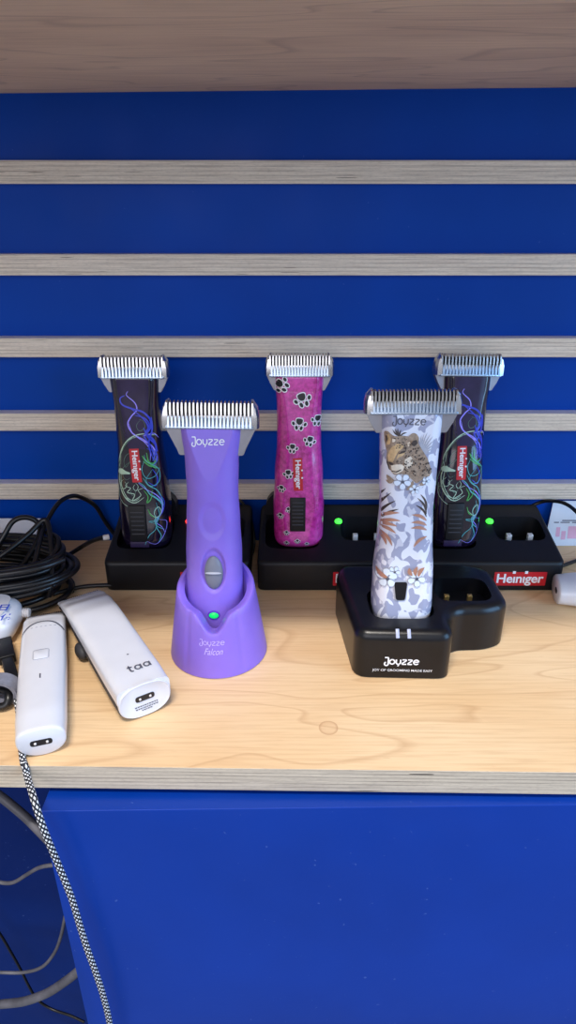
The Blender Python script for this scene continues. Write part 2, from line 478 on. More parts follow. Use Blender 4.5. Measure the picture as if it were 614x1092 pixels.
# ------------------------------------------------------------------ the setting
bm = bmesh.new(); box(bm, -0.9, 0.9, 0.0, 0.02, -0.8, 1.2)
struct(obj('wall_back', bm, 'wall'))
bm = bmesh.new(); box(bm, -2.5, 2.5, -2.6, 0.02, -0.84, -0.8)
struct(obj('floor', bm, 'floor'))
slat_tops = [0.3480, 0.2779, 0.2083, 0.1392, 0.0683]
for i, zt in enumerate(slat_tops):
    bm = bmesh.new()
    box(bm, -0.9, 0.9, -0.0112, -0.0001, -0.0169, 0, 0.0003)
    for f in bm.faces:
        f.material_index = 1 if abs(f.normal.z) > 0.7 else 0
    m = plywood_edge('birch ply slat %s' % 'abcde'[i], (226, 214, 196), (118, 102, 92), 290 + 12 * i, 1.7 + i * 2.3, 0.5)
    o = struct(obj('trim_%d' % (i + 1), bm, [m, 'slattop'], smooth=None)); o.location.z = zt
# desk top, its front very slightly askew to the wall
bm = bmesh.new()
pts = [(-0.9, -0.0002), (0.9, -0.0002), (0.9, -0.3190), (-0.9, -0.2910)]
prism(bm, pts, -0.0188, 0.0, 0.0005, 2, 0.0003)
for f in bm.faces: f.material_index = 0 if f.normal.z > 0.3 else 1
# knock a faint lip so the veneer edge catches light
o = obj('desk_top', bm, ['desk', 'deskedge'], smooth=None)
bm2 = bmesh.new(); bm2.from_mesh(o.data); bm2.normal_update()
for f in bm2.faces: f.material_index = 0 if f.normal.z > 0.9 else 1
bm2.to_mesh(o.data); bm2.free()
tag(o, 'pale maple plywood desk top with layered front edge in front of blue wall', 'desk')
bm = bmesh.new(); box(bm, -0.9, 0.9, -0.345, -0.0002, 0, 0.018, 0.0003)
o = obj('wall_shelf', bm, 'shelf', smooth=None); o.location.z = 0.3966; o.rotation_euler = (0, math.radians(-0.5), 0)
tag(o, 'wooden shelf board above the slats, seen from below', 'shelf')
# blue cabinet under the desk: front panel and the recess left of it
cab = thing('blue_cabinet', 'blue painted cabinet under the desk with a thick smooth front panel', 'cabinet', (0, 0, -0.8))
zt = -0.0235
pL = on_z(43, 865, zt); pR = on_z(614, 858, zt)
sl = (pR.y - pL.y) / (pR.x - pL.x)
def fy(x): return pL.y + (x - pL.x) * sl
bm = bmesh.new()
x0, x1 = pL.x, 0.62
prism(bm, [(x0, fy(x0)), (x1, fy(x1)), (x1, fy(x1) + 0.022), (x0, fy(x0) + 0.022)], 0.0, zt + 0.8, 0.0012, 3)
obj('front_panel', bm, 'door', cab)
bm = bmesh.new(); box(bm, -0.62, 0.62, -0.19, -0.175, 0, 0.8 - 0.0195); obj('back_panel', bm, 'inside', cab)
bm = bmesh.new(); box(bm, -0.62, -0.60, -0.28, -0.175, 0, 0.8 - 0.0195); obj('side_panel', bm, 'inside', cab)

# ------------------------------------------------------------------ clipper body: rounded bar with a flat cut on the face
class Body:
    def __init__(s, prof, n=2.8, plane=None, dents=(), rb=0.006, pw=1.0):
        s.prof, s.n, s.plane, s.dents, s.rb = prof, n, plane, dents, rb
        s.z0, s.z1 = prof[0][0], prof[-1][0]
    def at(s, z):
        P = s.prof
        if z <= P[0][0]: return P[0][1], P[0][2]
        for a, b in zip(P[:-1], P[1:]):
            if z <= b[0]:
                t = (z - a[0]) / (b[0] - a[0]); t = t * t * (3 - 2 * t)
                return a[1] + (b[1] - a[1]) * t, a[2] + (b[2] - a[2]) * t
        return P[-1][1], P[-1][2]
    def ry(s, z):       # rounding at the foot
        k = (z - s.z0) / s.rb
        return 1.0 if k >= 1 else math.sqrt(max(0, 1 - (1 - k) ** 2))
    def front(s, x, z):
        hw, dp = s.at(z); q = s.ry(z); hw -= s.rb * (1 - q); dd = dp / 2 - s.rb * (1 - q)
        u = min(abs(x) / hw, 1.0)
        y = -dd * (1 - u ** s.n) ** (1 / s.n)
        if s.plane: y = max(y, s.plane(z))
        for cx, cz, a, b, dep, sharp in s.dents:
            e = math.hypot((x - cx) / a, (z - cz) / b)
            if e < 1: y += dep * min(1, (1 - e) * sharp)
        return y
    def S(s, x, z, lift):
        hw = s.at(z)[0] * 0.985; x = max(-hw, min(hw, x))
        return Vector((x, s.front(x, z) - lift, z))
    def mesh(s, nz=110, na=96):
        bm = bmesh.new(); rings = []
        zs = [s.z0 + s.rb * (1 - math.cos(math.pi / 2 * k / 8)) for k in range(8)]
        zs += [s.z0 + s.rb + (s.z1 - s.z0 - s.rb) * k / nz for k in range(nz + 1)]
        zs[0] += 0.00005
        for z in zs:
            hw, dp = s.at(z); q = s.ry(z); hw -= s.rb * (1 - q); dd = dp / 2 - s.rb * (1 - q)
            ring = []
            for k in range(na):
                a = 2 * math.pi * k / na; ca, sa = math.cos(a), math.sin(a)
                x = hw * math.copysign(abs(ca) ** (2 / s.n), ca)
                y = dd * math.copysign(abs(sa) ** (2 / s.n), sa)
                if y < 0: y = min(0.0, s.front(x * 0.99999, z)) if abs(x) < hw * 0.998 else max(y, s.plane(z) if s.plane else y)
                ring.append((x, y, z))
            rings.append(ring)
        # rounded shoulder at the top
        top = rings[-1]
        for k in (1, 2, 3):
            a = math.pi / 2 * k / 3
            rings.append([(x * (1 - 0.05 * (1 - math.cos(a))), y * (1 - 0.06 * (1 - math.cos(a))), s.z1 + 0.0012 * math.sin(a)) for x, y, z in top])
        grid_rings(bm, rings)
        return bm

def blade_set(parent, zt, wide, comb_len, cut_len, nteeth, yf, low=0.018, wlow=0.80):
    """head of a clipper: bracket > comb blade, cutter blade; zt = top of the shell"""
    hw = wide / 2
    zc = zt + cut_len + 0.0005          # root line of the comb teeth
    bm = bmesh.new()
    out = [(-hw * wlow, zt - low), (hw * wlow, zt - low), (hw * (wlow + 0.12), zt - low * 0.45), (hw, zt + 0.002), (hw, zc - 0.001), (-hw, zc - 0.001), (-hw, zt + 0.002), (-hw * (wlow + 0.12), zt - low * 0.45)]
    y0, y1 = yf + 0.006, yf + 0.017
    fr = [(x, y0, z) for x, z in out]; bk = [(x * 0.97, y1, z) for x, z in out]
    grid_rings(bm, [fr, bk]); bmesh.ops.bevel(bm, geom=list(bm.edges), offset=0.0006, segments=2, affect='EDGES')
    br = obj('blade_bracket', bm, 'steeldark', parent)
    # comb: back bar, teeth and broad chamfered end teeth
    bm = bmesh.new(); pitch = (wide - 0.005) / nteeth; tw = pitch * 0.50
    box(bm, -hw + 0.001, hw - 0.001, yf + 0.004, yf + 0.012, zc - 0.006, zc + 0.0005, 0.0004)
    for i in range(nteeth):
        x = -hw + 0.0025 + pitch * (i + 0.5)
        r = []
        for z, k, ya, yb in ((zc - 0.003, 1.0, yf, yf + 0.011), (zc + comb_len * 0.55, 0.95, yf, yf + 0.0095), (zc + comb_len * 0.9, 0.8, yf + 0.0012, yf + 0.0065), (zc + comb_len, 0.5, yf + 0.0025, yf + 0.005)):
            r.append([(x - tw / 2 * k, ya, z), (x + tw / 2 * k, ya, z), (x + tw / 2 * k, yb, z), (x - tw / 2 * k, yb, z)])
        grid_rings(bm, r)
    for sx in (-1, 1):
        r = []
        for z, xo, ya in ((zc - 0.008, 0.0, yf), (zc, 0.0, yf - 0.0003), (zc + comb_len * 0.55, 0.0012, yf + 0.0005), (zc + comb_len * 1.0, 0.0044, yf + 0.0025)):
            xi = hw - 0.0062; xx = hw - xo + 0.0006
            xi = min(xi + 0.0016, xx - 0.0012)
            r.append([(sx * (xi), ya, z), (sx * (xx - 0.0014), ya + 0.0003, z), (sx * xx, ya + 0.004, z), (sx * xx, yf + 0.011, z), (sx * xi, yf + 0.011, z)])
        grid_rings(bm, r)
    obj('comb_blade', bm, 'steel', br, smooth=20)
    # dark backing added behind the teeth, paints the shade in their gaps
    bm = bmesh.new(); box(bm, -hw + 0.003, hw - 0.003, yf + 0.0108, yf + 0.0125, zc - 0.002, zc + comb_len * 0.7, 0.0003)
    obj('gap_shade', bm, 'gap', br)
    # cutter: plate with finer teeth lying in front of the comb roots
    bm = bmesh.new(); cw = wide - 0.008
    box(bm, -cw / 2 - 0.001, cw / 2 + 0.001, yf - 0.0022, yf + 0.0045, zt + 0.0006, zt + 0.0024, 0.0004)
    box(bm, -cw / 2, cw / 2, yf + 0.0015, yf + 0.004, zt + 0.001, zc - 0.001)
    nt = nteeth; p2 = cw / nt
    for i in range(nt):
        x = -cw / 2 + p2 * (i + 0.5)
        r = []
        for z, k, ya in ((zt + 0.0015, 1.0, yf - 0.0026), (zt + cut_len * 0.6, 0.9, yf - 0.0022), (zt + cut_len + 0.0012, 0.45, yf - 0.0008)):
            t2 = p2 * 0.56 * k / 2
            r.append([(x - t2, ya, z), (x + t2, ya, z), (x + t2, yf + 0.0018, z), (x - t2, yf + 0.0018, z)])
        grid_rings(bm, r)
    obj('cutter_blade', bm, 'steelblue', br, smooth=20)
    return br

def local_of(px, py, Mi, yl):
    """the point of plane y = yl of a placed object that lies behind a spot of the picture, as (x, z)"""
    o = Mi @ EYE; d = (Mi.to_3x3() @ raydir(px, py)); k = (yl - o.y) / d.y
    p = o + d * k; return (p.x, p.z)

# ------------------------------------------------------------------ dark / pink clippers
ZH = 0.1555
prof_h = [(0.0, 0.0215, 0.034), (0.012, 0.0228, 0.038), (0.040, 0.0232, 0.040), (0.068, 0.0218, 0.036), (0.100, 0.0196, 0.032), (0.130, 0.0196, 0.031), (ZH, 0.0212, 0.031)]
def plane_h(z):   # shallow flat all down the face, cut deeper towards the head
    return -0.0172 + 0.0042 * min(1, max(0, (z - 0.075) / 0.07)) + (0.0016 if z < 0.0 else 0) + max(0, (0.075 - z)) * -0.02
body_h = Body(prof_h, 2.7, plane_h, rb=0.007)

def word_label(parent, B, cx, cz, length, width, ang, name='brand_label'):
    # upright label read from top to bottom, S lays it on the body
    bm = bmesh.new(); ca, sa = math.cos(ang), math.sin(ang)
    poly(bm, [(cx + a * ca - b * sa, cz + a * sa + b * ca) for a, b in rrect(-length / 2, length / 2, -width / 2, width / 2, 0.0005, 2)], B.S, 0.0005, 0.0006)
    lb = obj(name, bm, 'red', parent, smooth=None)
    bm = bmesh.new(); heini(bm, B.S, cx, cz, length * 0.97, width * 0.96, ang, 0.0008)
    obj('lettering', bm, 'ink', lb, smooth=None)
    return lb

locL = (-0.1306, -0.0590, 0.0272); rotL = (math.radians(-5), 0, 0)
dark = thing('hair_clipper', 'dark violet hair clipper with blue and green swirls standing left of the purple clipper', 'hair clipper', locL, rotL, 'dark swirl printed clippers in docks')
obj('shell', body_h.mesh(), 'darkshell', dark, smooth=40)
blade_set(dark, ZH, 0.059, 0.0100, 0.0088, 18, -0.0118, 0.012, 0.76)
MiL = mat_of(locL, rotL).inverted()
def cp(X, Y, s=4.553, ox=90, oy=360, Mi=MiL, yl=-0.017): return local_of(ox + X / s, oy + Y / s, Mi, yl)
# flat upper face of a duller violet
bm = bmesh.new()
pts = [(-0.0178, 0.1615), (0.0178, 0.1615), (0.0165, 0.135), (0.0135, 0.112), (0.009, 0.096), (-0.009, 0.096), (-0.0135, 0.112), (-0.0165, 0.135)]
rows = 14; vs = []
for i in range(rows + 1):
    z = ZH - (ZH - 0.096) * i / rows; t = i / rows; hwid = 0.0175 - 0.0105 * t ** 1.7
    vs.append([bm.verts.new(body_h.S(-hwid + 2 * hwid * k / 8, z, 0.00012)) for k in range(9)])
for i in range(rows):
    for k in range(8): bm.faces.new((vs[i][k], vs[i][k + 1], vs[i + 1][k + 1], vs[i + 1][k]))
obj('face_panel', bm, 'darkface', dark)
swirls = {
 'violet': [([(205,265),(200,285),(240,320),(250,355),(225,385),(208,420),(225,460),(270,495),(320,525),(345,570),(345,610)],0.0011),
            ([(212,420),(235,470),(290,500),(330,540),(335,590)],0.0008),([(240,470),(300,520),(318,560),(318,600)],0.0007),
            ([(280,480),(330,470),(352,495)],0.0006),([(262,705),(300,735),(345,760),(375,800),(375,850),(350,890),(375,920),(388,950)],0.0008),
            ([(360,880),(395,900),(385,960),(350,1000),(305,985)],0.0005)],
 'blueink': [([(190,285),(168,300),(180,330),(230,350),(280,365),(315,400),(318,440),(300,475),(335,520),(350,560)],0.0016),
             ([(215,345),(270,385),(300,420),(305,450),(285,490)],0.0012),([(240,380),(290,395),(312,430),(290,480),(320,530),(340,600)],0.0012),
             ([(320,390),(325,450),(310,520),(330,590)],0.0014),([(300,540),(340,560),(350,600),(330,625)],0.0008),
             ([(330,640),(352,680),(345,720),(310,700)],0.0009),([(360,760),(384,800),(378,850),(355,870)],0.0006),([(285,440),(300,470),(330,500),(344,550),(330,600)],0.0016)],
 'palegreen': [([(345,480),(280,470),(220,490),(180,540),(163,600),(170,640)],0.0009),([(260,480),(205,505),(175,560),(172,620)],0.0006),
             ([(170,650),(165,690),(180,750),(215,790),(250,800),(290,775)],0.0009),([(175,660),(178,720),(205,770),(240,795)],0.0007),
             ([(215,700),(200,720),(225,730),(210,750),(245,760),(235,790),(275,765),(262,740),(285,730)],0.0007),
             ([(225,835),(215,820),(185,800),(165,770),(160,720)],0.0004),
             ([(188,690),(172,712),(190,735),(206,718),(196,700)],0.0005),([(178,740),(196,770),(222,785),(250,790),(270,778)],0.0006),([(250,705),(262,722),(252,742),(238,728),(246,712)],0.0005),([(320,850),(350,870),(372,850),(360,820),(342,845),(350,885)],0.0006)],
 'sage': [([(232,560),(205,570),(190,600),(200,630),(225,600)],0.0004),([(225,600),(190,630),(182,660),(200,690),(225,680)],0.0004),
             ([(160,700),(150,720),(165,740),(180,710),(165,690)],0.0004),([(240,735),(225,745),(235,765),(250,750),(240,735)],0.0004),
             ([(245,480),(200,520),(170,580),(160,650),(155,720),(175,770)],0.0005),([(270,400),(250,430),(265,455),(290,440),(285,410),(262,400)],0.0004)],
 'teal': [([(262,700),(290,720),(320,760),(345,775),(375,810),(372,855),(345,880),(352,910),(385,935)],0.0013),
             ([(285,680),(310,715),(350,740),(372,780),(382,820)],0.0008),([(350,820),(340,850),(355,885),(315,890),(345,900)],0.0007),
             ([(355,890),(345,930),(315,960),(290,1020)],0.0006),([(330,640),(300,690),(325,720),(360,700),(355,640),(300,600),(290,570)],0.0006),
             ([(350,800),(365,860),(350,910),(372,960),(362,990)],0.0008),([(290,600),(280,640),(300,680),(340,675),(362,640)],0.0006)],
 'green': [([(280,575),(300,600),(330,615),(352,600)],0.0018),([(300,560),(310,600),(335,630),(360,640)],0.0012),([(285,600),(320,625),(345,625)],0.0012),
             ([(290,740),(310,770),(305,800),(325,780),(330,740)],0.0010),([(310,830),(325,860),(345,870)],0.0010)],
}
for mname, lst in swirls.items():
    lst = list(lst)
    bm = bmesh.new()
    for k, (pl, w) in enumerate(lst):
        ribbon(bm, [cp(*p) for p in pl], body_h.S, w, 0.00022 + 0.00004 * k + 0.00003 * list(swirls).index(mname))
    if mname == 'palegreen':   # the bud
        poly(bm, [cp(a, b) for a, b in [(160,650),(165,640),(180,638),(200,648),(222,655),(222,662),(200,663),(175,667),(162,662)]], body_h.S, 0.0005)
    obj('swirl_print', bm, mname, dark, smooth=None)
c1 = cp(248, 622)
word_label(dark, body_h, c1[0], c1[1], 0.0300, 0.0084, math.radians(-88))
# ribbed switch block
a = cp(212, 812); b = cp(310, 985); bm = bmesh.new()
xm = (a[0] + b[0]) / 2; zh = (a[1] + b[1]) / 2; hx = abs(b[0] - a[0]) / 2; hz = abs(a[1] - b[1]) / 2
yy = body_h.front(0, zh)
box(bm, xm - hx, xm + hx, yy - 0.0016, yy + 0.004, zh - hz, zh + hz, 0.0008)
sw = obj('power_switch', bm, 'black', dark)
bm = bmesh.new()
for k in range(6): box(bm, xm - hx * 0.75, xm + hx * 0.75, yy - 0.0022, yy - 0.0014, zh - hz * 0.6 + k * hz * 0.24, zh - hz * 0.6 + k * hz * 0.24 + 0.0012, 0.0003)
obj('grip_ridges', bm, 'greydark', sw)
# battery foot panel
bm = bmesh.new(); box(bm, xm - hx * 1.1, xm + hx * 1.1, yy - 0.0006, yy + 0.003, 0.0045, zh - hz - 0.0008, 0.0005)
obj('battery_panel', bm, 'darkface', dark)

dark2 = dup(dark)
dark2.location = (0.1520, -0.059, 0.0272); dark2.rotation_euler = (math.radians(-8.5), math.radians(1.6), math.radians(4))
dark2['label'] = 'dark violet hair clipper with blue and green swirls standing behind the leopard clipper'

locP = (0.0098, -0.0560, 0.0272); rotP = (math.radians(-6.2), 0, 0)
pink = thing('hair_clipper', 'magenta hair clipper printed with black and white paws, standing in the middle dock', 'hair clipper', locP, rotP)
obj('shell', body_h.mesh(), 'magenta', pink, smooth=40)
blade_set(pink, ZH, 0.0575, 0.0105, 0.0088, 20, -0.0118, 0.012, 0.76)
MiP = mat_of(locP, rotP).inverted()
c1 = local_of(317.6, 506, MiP, -0.017)
word_label(pink, body_h, c1[0], c1[1], 0.0295, 0.0082, math.radians(-88))
a = local_of(309, 531, MiP, -0.019); b = local_of(325.5, 567, MiP, -0.019)
bm = bmesh.new(); yy = body_h.front(0, (a[1] + b[1]) / 2)
box(bm, a[0], b[0], yy - 0.0010, yy + 0.004, b[1], a[1], 0.0006); sw = obj('power_switch', bm, 'black', pink)
bm = bmesh.new()
for k in range(7): box(bm, a[0] + 0.002, b[0] - 0.002, yy - 0.0014, yy - 0.0008, b[1] + 0.006 + k * 0.0035, b[1] + 0.0072 + k * 0.0035, 0.0003)
obj('grip_ridges', bm, 'greydark', sw)
paws = [(301,412,9.5,60),(323,428,10,20),(319,453.5,8.6,-5),(338.6,450,7.5,-10),(330,471.5,7.2,-15),(311.6,479,6.6,-5),(307.7,506,6.4,10),(300,522,5,0),(308,543.5,4.2,30),(299,550.5,4.2,10),(305.5,568,3.6,0),(305.5,579,3.4,0),(317,577,3.6,0),(327,580,3.0,0),(296,470,4,0)]
for px, py, s, rot in paws[:-1]:
    bw = bmesh.new(); bb = bmesh.new()
    cx, cz = local_of(px, py, MiP, -0.017); k = s * 0.00082; a = math.radians(rot)
    def T(u, v): return (cx + k * (u * math.cos(a) - v * math.sin(a)), cz + k * (u * math.sin(a) + v * math.cos(a)))
    pad = rounded([(-0.42, 0.72), (0.0, 0.78), (0.42, 0.72), (0.40, 0.20), (0.0, -0.08), (-0.40, 0.20)], 0.28, 3)
    toes = [(-0.72, 0.12, 0.17, 0.24, 25), (-0.30, -0.38, 0.18, 0.27, 10), (0.28, -0.40, 0.18, 0.27, -10), (0.72, 0.10, 0.17, 0.24, -25)]
    for B, g, lift in ((bw, 0.12, 0.0003), (bb, 0.0, 0.00045)):
        poly(B, [T(u * (1 + g * 2), 0.35 + (v - 0.35) * (1 + g * 2.4)) for u, v in pad], body_h.S, lift)
        for tx, ty, ra, rb_, tr in toes:
            q = math.radians(tr); e = ellipse(0, 0, ra + g * 0.9, rb_ + g * 0.9, 14)
            poly(B, [T(tx + u * math.cos(q) - v * math.sin(q), ty + u * math.sin(q) + v * math.cos(q)) for u, v in e], body_h.S, lift + 0.00002)
    me = bpy.data.meshes.new('pads'); bb.to_mesh(me); bb.free()
    nb = len(bw.faces); bw.from_mesh(me); bpy.data.meshes.remove(me); bw.faces.ensure_lookup_table()
    for f in bw.faces[nb:]: f.material_index = 1
    obj('paw_print', bw, ['ink', 'inkblack'], pink, smooth=None)

# ------------------------------------------------------------------ three twin docks
def dock_top(x, y): return 0.0288 + (y + 0.043) * 0.225
def make_dock(led, label):
    t = thing('charging_dock', label, 'charging dock', (0, -0.0545, 0), (0, 0, 0), 'twin charging docks in a row along the wall')
    out = rounded([(-0.065, -0.043), (0.065, -0.043), (0.064, 0.042), (-0.064, 0.042)], [0.007, 0.007, 0.007, 0.007], 6)
    bm = bmesh.new(); prism(bm, out, 0.0, dock_top, 0.0032, 4, 0.001)
    h = obj('housing', bm, 'black', t)
    c1 = bmesh.new(); prism(c1, rrect(-0.0585, -0.0085, -0.0245, 0.0215, 0.012), 0.0272, 0.08, 0.0001, 1, 0.0)
    c2 = bmesh.new(); prism(c2, rrect(0.012, 0.058, -0.013, 0.021, 0.010), 0.0215, 0.08, 0.0001, 1, 0.0)
    cut(h, [c1, c2])
    # raised shoulders behind each slot
    for cx, hw, hh in ((-0.0335, 0.0270, 0.066),):
        bm = bmesh.new()
        pr = [(-hw, 0.030), (-hw + 0.002, hh - 0.008), (-hw + 0.009, hh), (hw - 0.009, hh), (hw - 0.002, hh - 0.008), (hw, 0.030)]
        pr = rounded(pr, 0.004, 4)
        rings = [[(cx + x, 0.024, z) for x, z in pr], [(cx + x * 0.98, 0.038, z - 0.002) for x, z in pr]]
        grid_rings(bm, rings); obj('slot_shoulder', bm, 'black', t)
    for cx in (0.0255, 0.0455):
        bm = bmesh.new(); zc = 0.0215
        box(bm, cx - 0.0023, cx + 0.0023, -0.0035, 0.0012, zc, zc + 0.0145, 0.0004); obj('battery_contact', bm, 'silver', t)
    bm = bmesh.new(); bmesh.ops.create_uvsphere(bm, u_segments=20, v_segments=12, radius=0.0036)
    o = obj('indicator_light', bm, led, t, 60); o.scale.z = 0.75; o.location = (0.0105, 0.0135, dock_top(0, 0.0135) + 0.0005)
    S = lambda u, v, lift: Vector((u, -0.043 - lift, v))
    bm = bmesh.new(); poly(bm, rrect(0.0028, 0.0495, 0.0056, 0.0196, 0.0006, 2), S, 0.0002, 0.0004)
    lb = obj('brand_label', bm, 'red', t, smooth=None)
    bm = bmesh.new(); heini(bm, S, 0.0262, 0.0124, 0.0455, 0.0150, 0, 0.0005); obj('lettering', bm, 'ink', lb, smooth=None)
    return t
d1 = make_dock('led_red', 'left black twin charging dock with a glowing red light, behind the purple stand'); d1.location.x = -0.0990
for ch in d1.children:
    if ch.name.startswith('indicator'): ch.location.x = 0.0050
d2 = make_dock('led_green', 'middle black twin charging dock holding the magenta paw print clipper'); d2.location.x = 0.0375
d3 = make_dock('led_green', 'right black twin charging dock with empty slot and uncovered red and white label'); d3.location.x = 0.1815

# ------------------------------------------------------------------ purple clipper and its stand
CX, CW = -0.0543, 0.182
stand = thing('charging_stand', 'round purple cone shaped charging stand holding the purple clipper', 'charging stand', (CX, -CW, 0))
def rim(th):     # th measured from the front, 0 = towards the viewer
    c = math.cos(th); x = math.sin(th) * 0.026
    z = 0.0600 - 0.0105 * c
    a = abs(x)
    if c > 0:
        k = min(1, max(0, (0.0125 - a) / 0.0115)); z -= 0.0130 * (k * k * (3 - 2 * k))
    return z
bm = bmesh.new(); N = 144; prof = []
def rad(z, th):
    k = z / 0.066; r = 0.0378 - 0.0098 * k ** 1.0
    # two soft creases running down the front
    for c0 in (-0.62, 0.62):
        r -= 0.0007 * math.exp(-((th - c0) / 0.05) ** 2) * min(1, z / 0.01)
    return r
cols = []
for i in range(N):
    th = 2 * math.pi * i / N; tt = (th + math.pi) % (2 * math.pi) - math.pi
    zr = rim(tt); ring = []
    sx, cy = math.sin(tt), -math.cos(tt)
    ring.append((0.036 * sx, 0.036 * cy, 0.0)); ring.append((0.0376 * sx, 0.0376 * cy, 0.0008))
    for k in range(1, 13):
        z = (zr - 0.0015) * k / 12; r = rad(z, tt); ring.append((r * sx, r * cy, z))
    r = rad(zr, tt); ring.append(((r - 0.0006) * sx, (r - 0.0006) * cy, zr - 0.0003)); ring.append(((r - 0.0016) * sx, (r - 0.0016) * cy, zr))
    ring.append(((r - 0.0032) * sx, (r - 0.0032) * cy, zr - 0.0006)); ri = 0.0212
    ex, ey = 0.0234, 0.0208
    ring.append((ex * sx, ey * cy, min(zr - 0.0025, 0.058))); ring.append((ex * sx * 0.97, ey * cy * 0.97, 0.022)); ring.append((0, 0, 0.0215))
    cols.append(ring)
grid_rings(bm, cols + [cols[0]], cap0=False, cap1=False, closed=False)
bmesh.ops.remove_doubles(bm, verts=bm.verts, dist=0.00002)
bt = [v for v in bm.verts if v.co.z < 1e-6]
st_o = obj('stand_body', bm, 'purple', stand, smooth=38)
def S_st(u, v, lift):
    # u across, v up on the cone front
    th = math.asin(max(-1, min(1, u / 0.034))); r = rad(v, th) + lift
    return Vector((r * math.sin(th), -r * math.cos(th), v))
bm = bmesh.new(); logo(bm, S_st, -0.001, 0.0295, 0.0185, 0.00045, 0, 0.0002); text(bm, 'Falcon', S_st, 0.0, 0.0228, 0.0135, 0.0052, 0, 0.0002, 0, 0.4)
obj('lettering', bm, 'inkpurple', stand, smooth=None)

ZU = 0.155
prof_j = [(0.0, 0.0195, 0.034), (0.02, 0.0212, 0.036), (0.060, 0.0208, 0.036), (0.085, 0.0196, 0.033), (0.108, 0.0185, 0.031), (0.130, 0.0190, 0.030), (ZU, 0.0213, 0.031)]
locU = (-0.0560, -0.1795, 0.0228); rotU = (math.radians(-6.0), math.radians(0.8), 0)
MiU = mat_of(locU, rotU).inverted()
swc = local_of(227.5, 609, MiU, -0.018); dc = local_of(226, 556, MiU, -0.016)
body_u = Body(prof_j, 2.25, lambda z: -0.0185 + 0.0075 * max(0, (z - 0.092)) / 0.063,
              dents=((dc[0], dc[1], 0.0100, 0.0145, 0.0012, 3.2), (swc[0], swc[1], 0.0092, 0.0182, 0.0024, 5.0)), rb=0.004)
pur = thing('hair_clipper', 'purple hair clipper with grey oval switch standing in the round purple stand', 'hair clipper', locU, rotU)
obj('shell', body_u.mesh(170, 160), 'purple', pur, smooth=50)
blade_set(pur, ZU, 0.0665, 0.0108, 0.0080, 23, -0.0100, 0.020, 0.68)
bm = bmesh.new(); bmesh.ops.create_uvsphere(bm, u_segments=32, v_segments=16, radius=1)
for v in bm.verts: v.co = Vector((v.co.x * 0.0068, v.co.y * 0.0036, v.co.z * 0.0132))
swo = obj('power_switch', bm, 'grey', pur); swo.location = (swc[0], body_u.front(swc[0], swc[1]) - 0.0006, swc[1] - 0.002)
bm = bmesh.new(); bmesh.ops.create_uvsphere(bm, u_segments=20, v_segments=10, radius=1)
for v in bm.verts: v.co = Vector((v.co.x * 0.0060, v.co.y * 0.0014, v.co.z * 0.0010))
o = obj('thumb_ridge', bm, 'greyline', swo); o.location = (0.0, -0.0034, 0.001)
cl = local_of(222, 471, MiU, -0.011)
bm = bmesh.new(); logo(bm, body_u.S, cl[0], cl[1], 0.0225, 0.0007, 0, 0.0003); obj('lettering', bm, 'ink', pur, smooth=None)
# charge light low on the face, in the notch of the stand
lc = local_of(228, 656, MiU, -0.018)
bm = bmesh.new(); poly(bm, ellipse(lc[0], lc[1], 0.0046, 0.0038), body_u.S, 0.0003, 0.0004); wnd = obj('light_window', bm, 'purpledeep', pur, smooth=None)
bm = bmesh.new(); bmesh.ops.create_uvsphere(bm, u_segments=20, v_segments=10, radius=1)
for v in bm.verts: v.co = Vector((v.co.x * 0.0036, v.co.y * 0.0012, v.co.z * 0.0024))
o = obj('indicator_light', bm, 'led_mint', wnd, 60); o.location = (lc[0], body_u.front(lc[0], lc[1]) - 0.0008, lc[1])

# ------------------------------------------------------------------ black dock with wing, leopard clipper
def P2(px, py, z):
    p = on_z(px, py, z); return (p.x, p.y)
JO = Vector((0.085, -0.17, 0))
jd = thing('charging_dock', 'glossy black charging dock with a side slot holding the leopard printed clipper', 'charging dock', JO)
def jtop(x, y): return 0.0408 - (y + 0.046) * 0.02
out = [(-0.0360, -0.0475), (0.0345, -0.0500), (0.0355, -0.0245), (0.0450, -0.0160), (0.0700, -0.0150), (0.0865, -0.0060), (0.0860, 0.0460), (0.0700, 0.0560), (-0.0400, 0.0550), (-0.0450, 0.0400)]
out = rounded(out, [0.0105, 0.0105, 0.008, 0.008, 0.014, 0.018, 0.018, 0.014, 0.012, 0.012], 7)
bm = bmesh.new(); prism(bm, out, 0.0, jtop, 0.0075, 7, 0.001)
h = obj('housing', bm, 'blackgloss', jd)
c1 = bmesh.new(); prism(c1, rrect(-0.0235, 0.0255, -0.0300, 0.0130, 0.014), 0.0295, 0.09, 0.0001, 1, 0.0)
c2 = bmesh.new(); prism(c2, rrect(0.0310, 0.0750, -0.0055, 0.0300, 0.0125), 0.0265, 0.09, 0.0001, 1, 0.0)
cut(h, [c1, c2])
for px in (475.5, 500):
    q = on_y(px, 641, 0.158); x = q.x - JO.x
    bm = bmesh.new(); box(bm, x - 0.0019, x + 0.0019, 0.0105, 0.0140, 0.0265, 0.0340, 0.0003); obj('battery_contact', bm, 'brass', jd)
SJ = lambda u, v, lift: Vector((u, -0.0486 - 0.0355 * (u + 0.0007) * 1.0 - lift, v))
for px in (421.5, 433.5):
    # pale light windows on the rounded top edge
    for z in (0.0360,):
        p = on_z(px, 667, 0.0385); x = p.x - JO.x; y = -0.0487 - 0.0355 * x + 0.0023
        bm = bmesh.new(); box(bm, -0.0013, 0.0013, -0.0034, 0.0034, -0.0010, 0.0006, 0.0004)
        o = obj('light_window', bm, 'led_off', jd); o.location = (x, y, 0.0388); o.rotation_euler = (math.radians(45), 0, 0)
bm = bmesh.new(); logo(bm, SJ, -0.0020, 0.0155, 0.0250, 0.0011, 0, 0.0004)
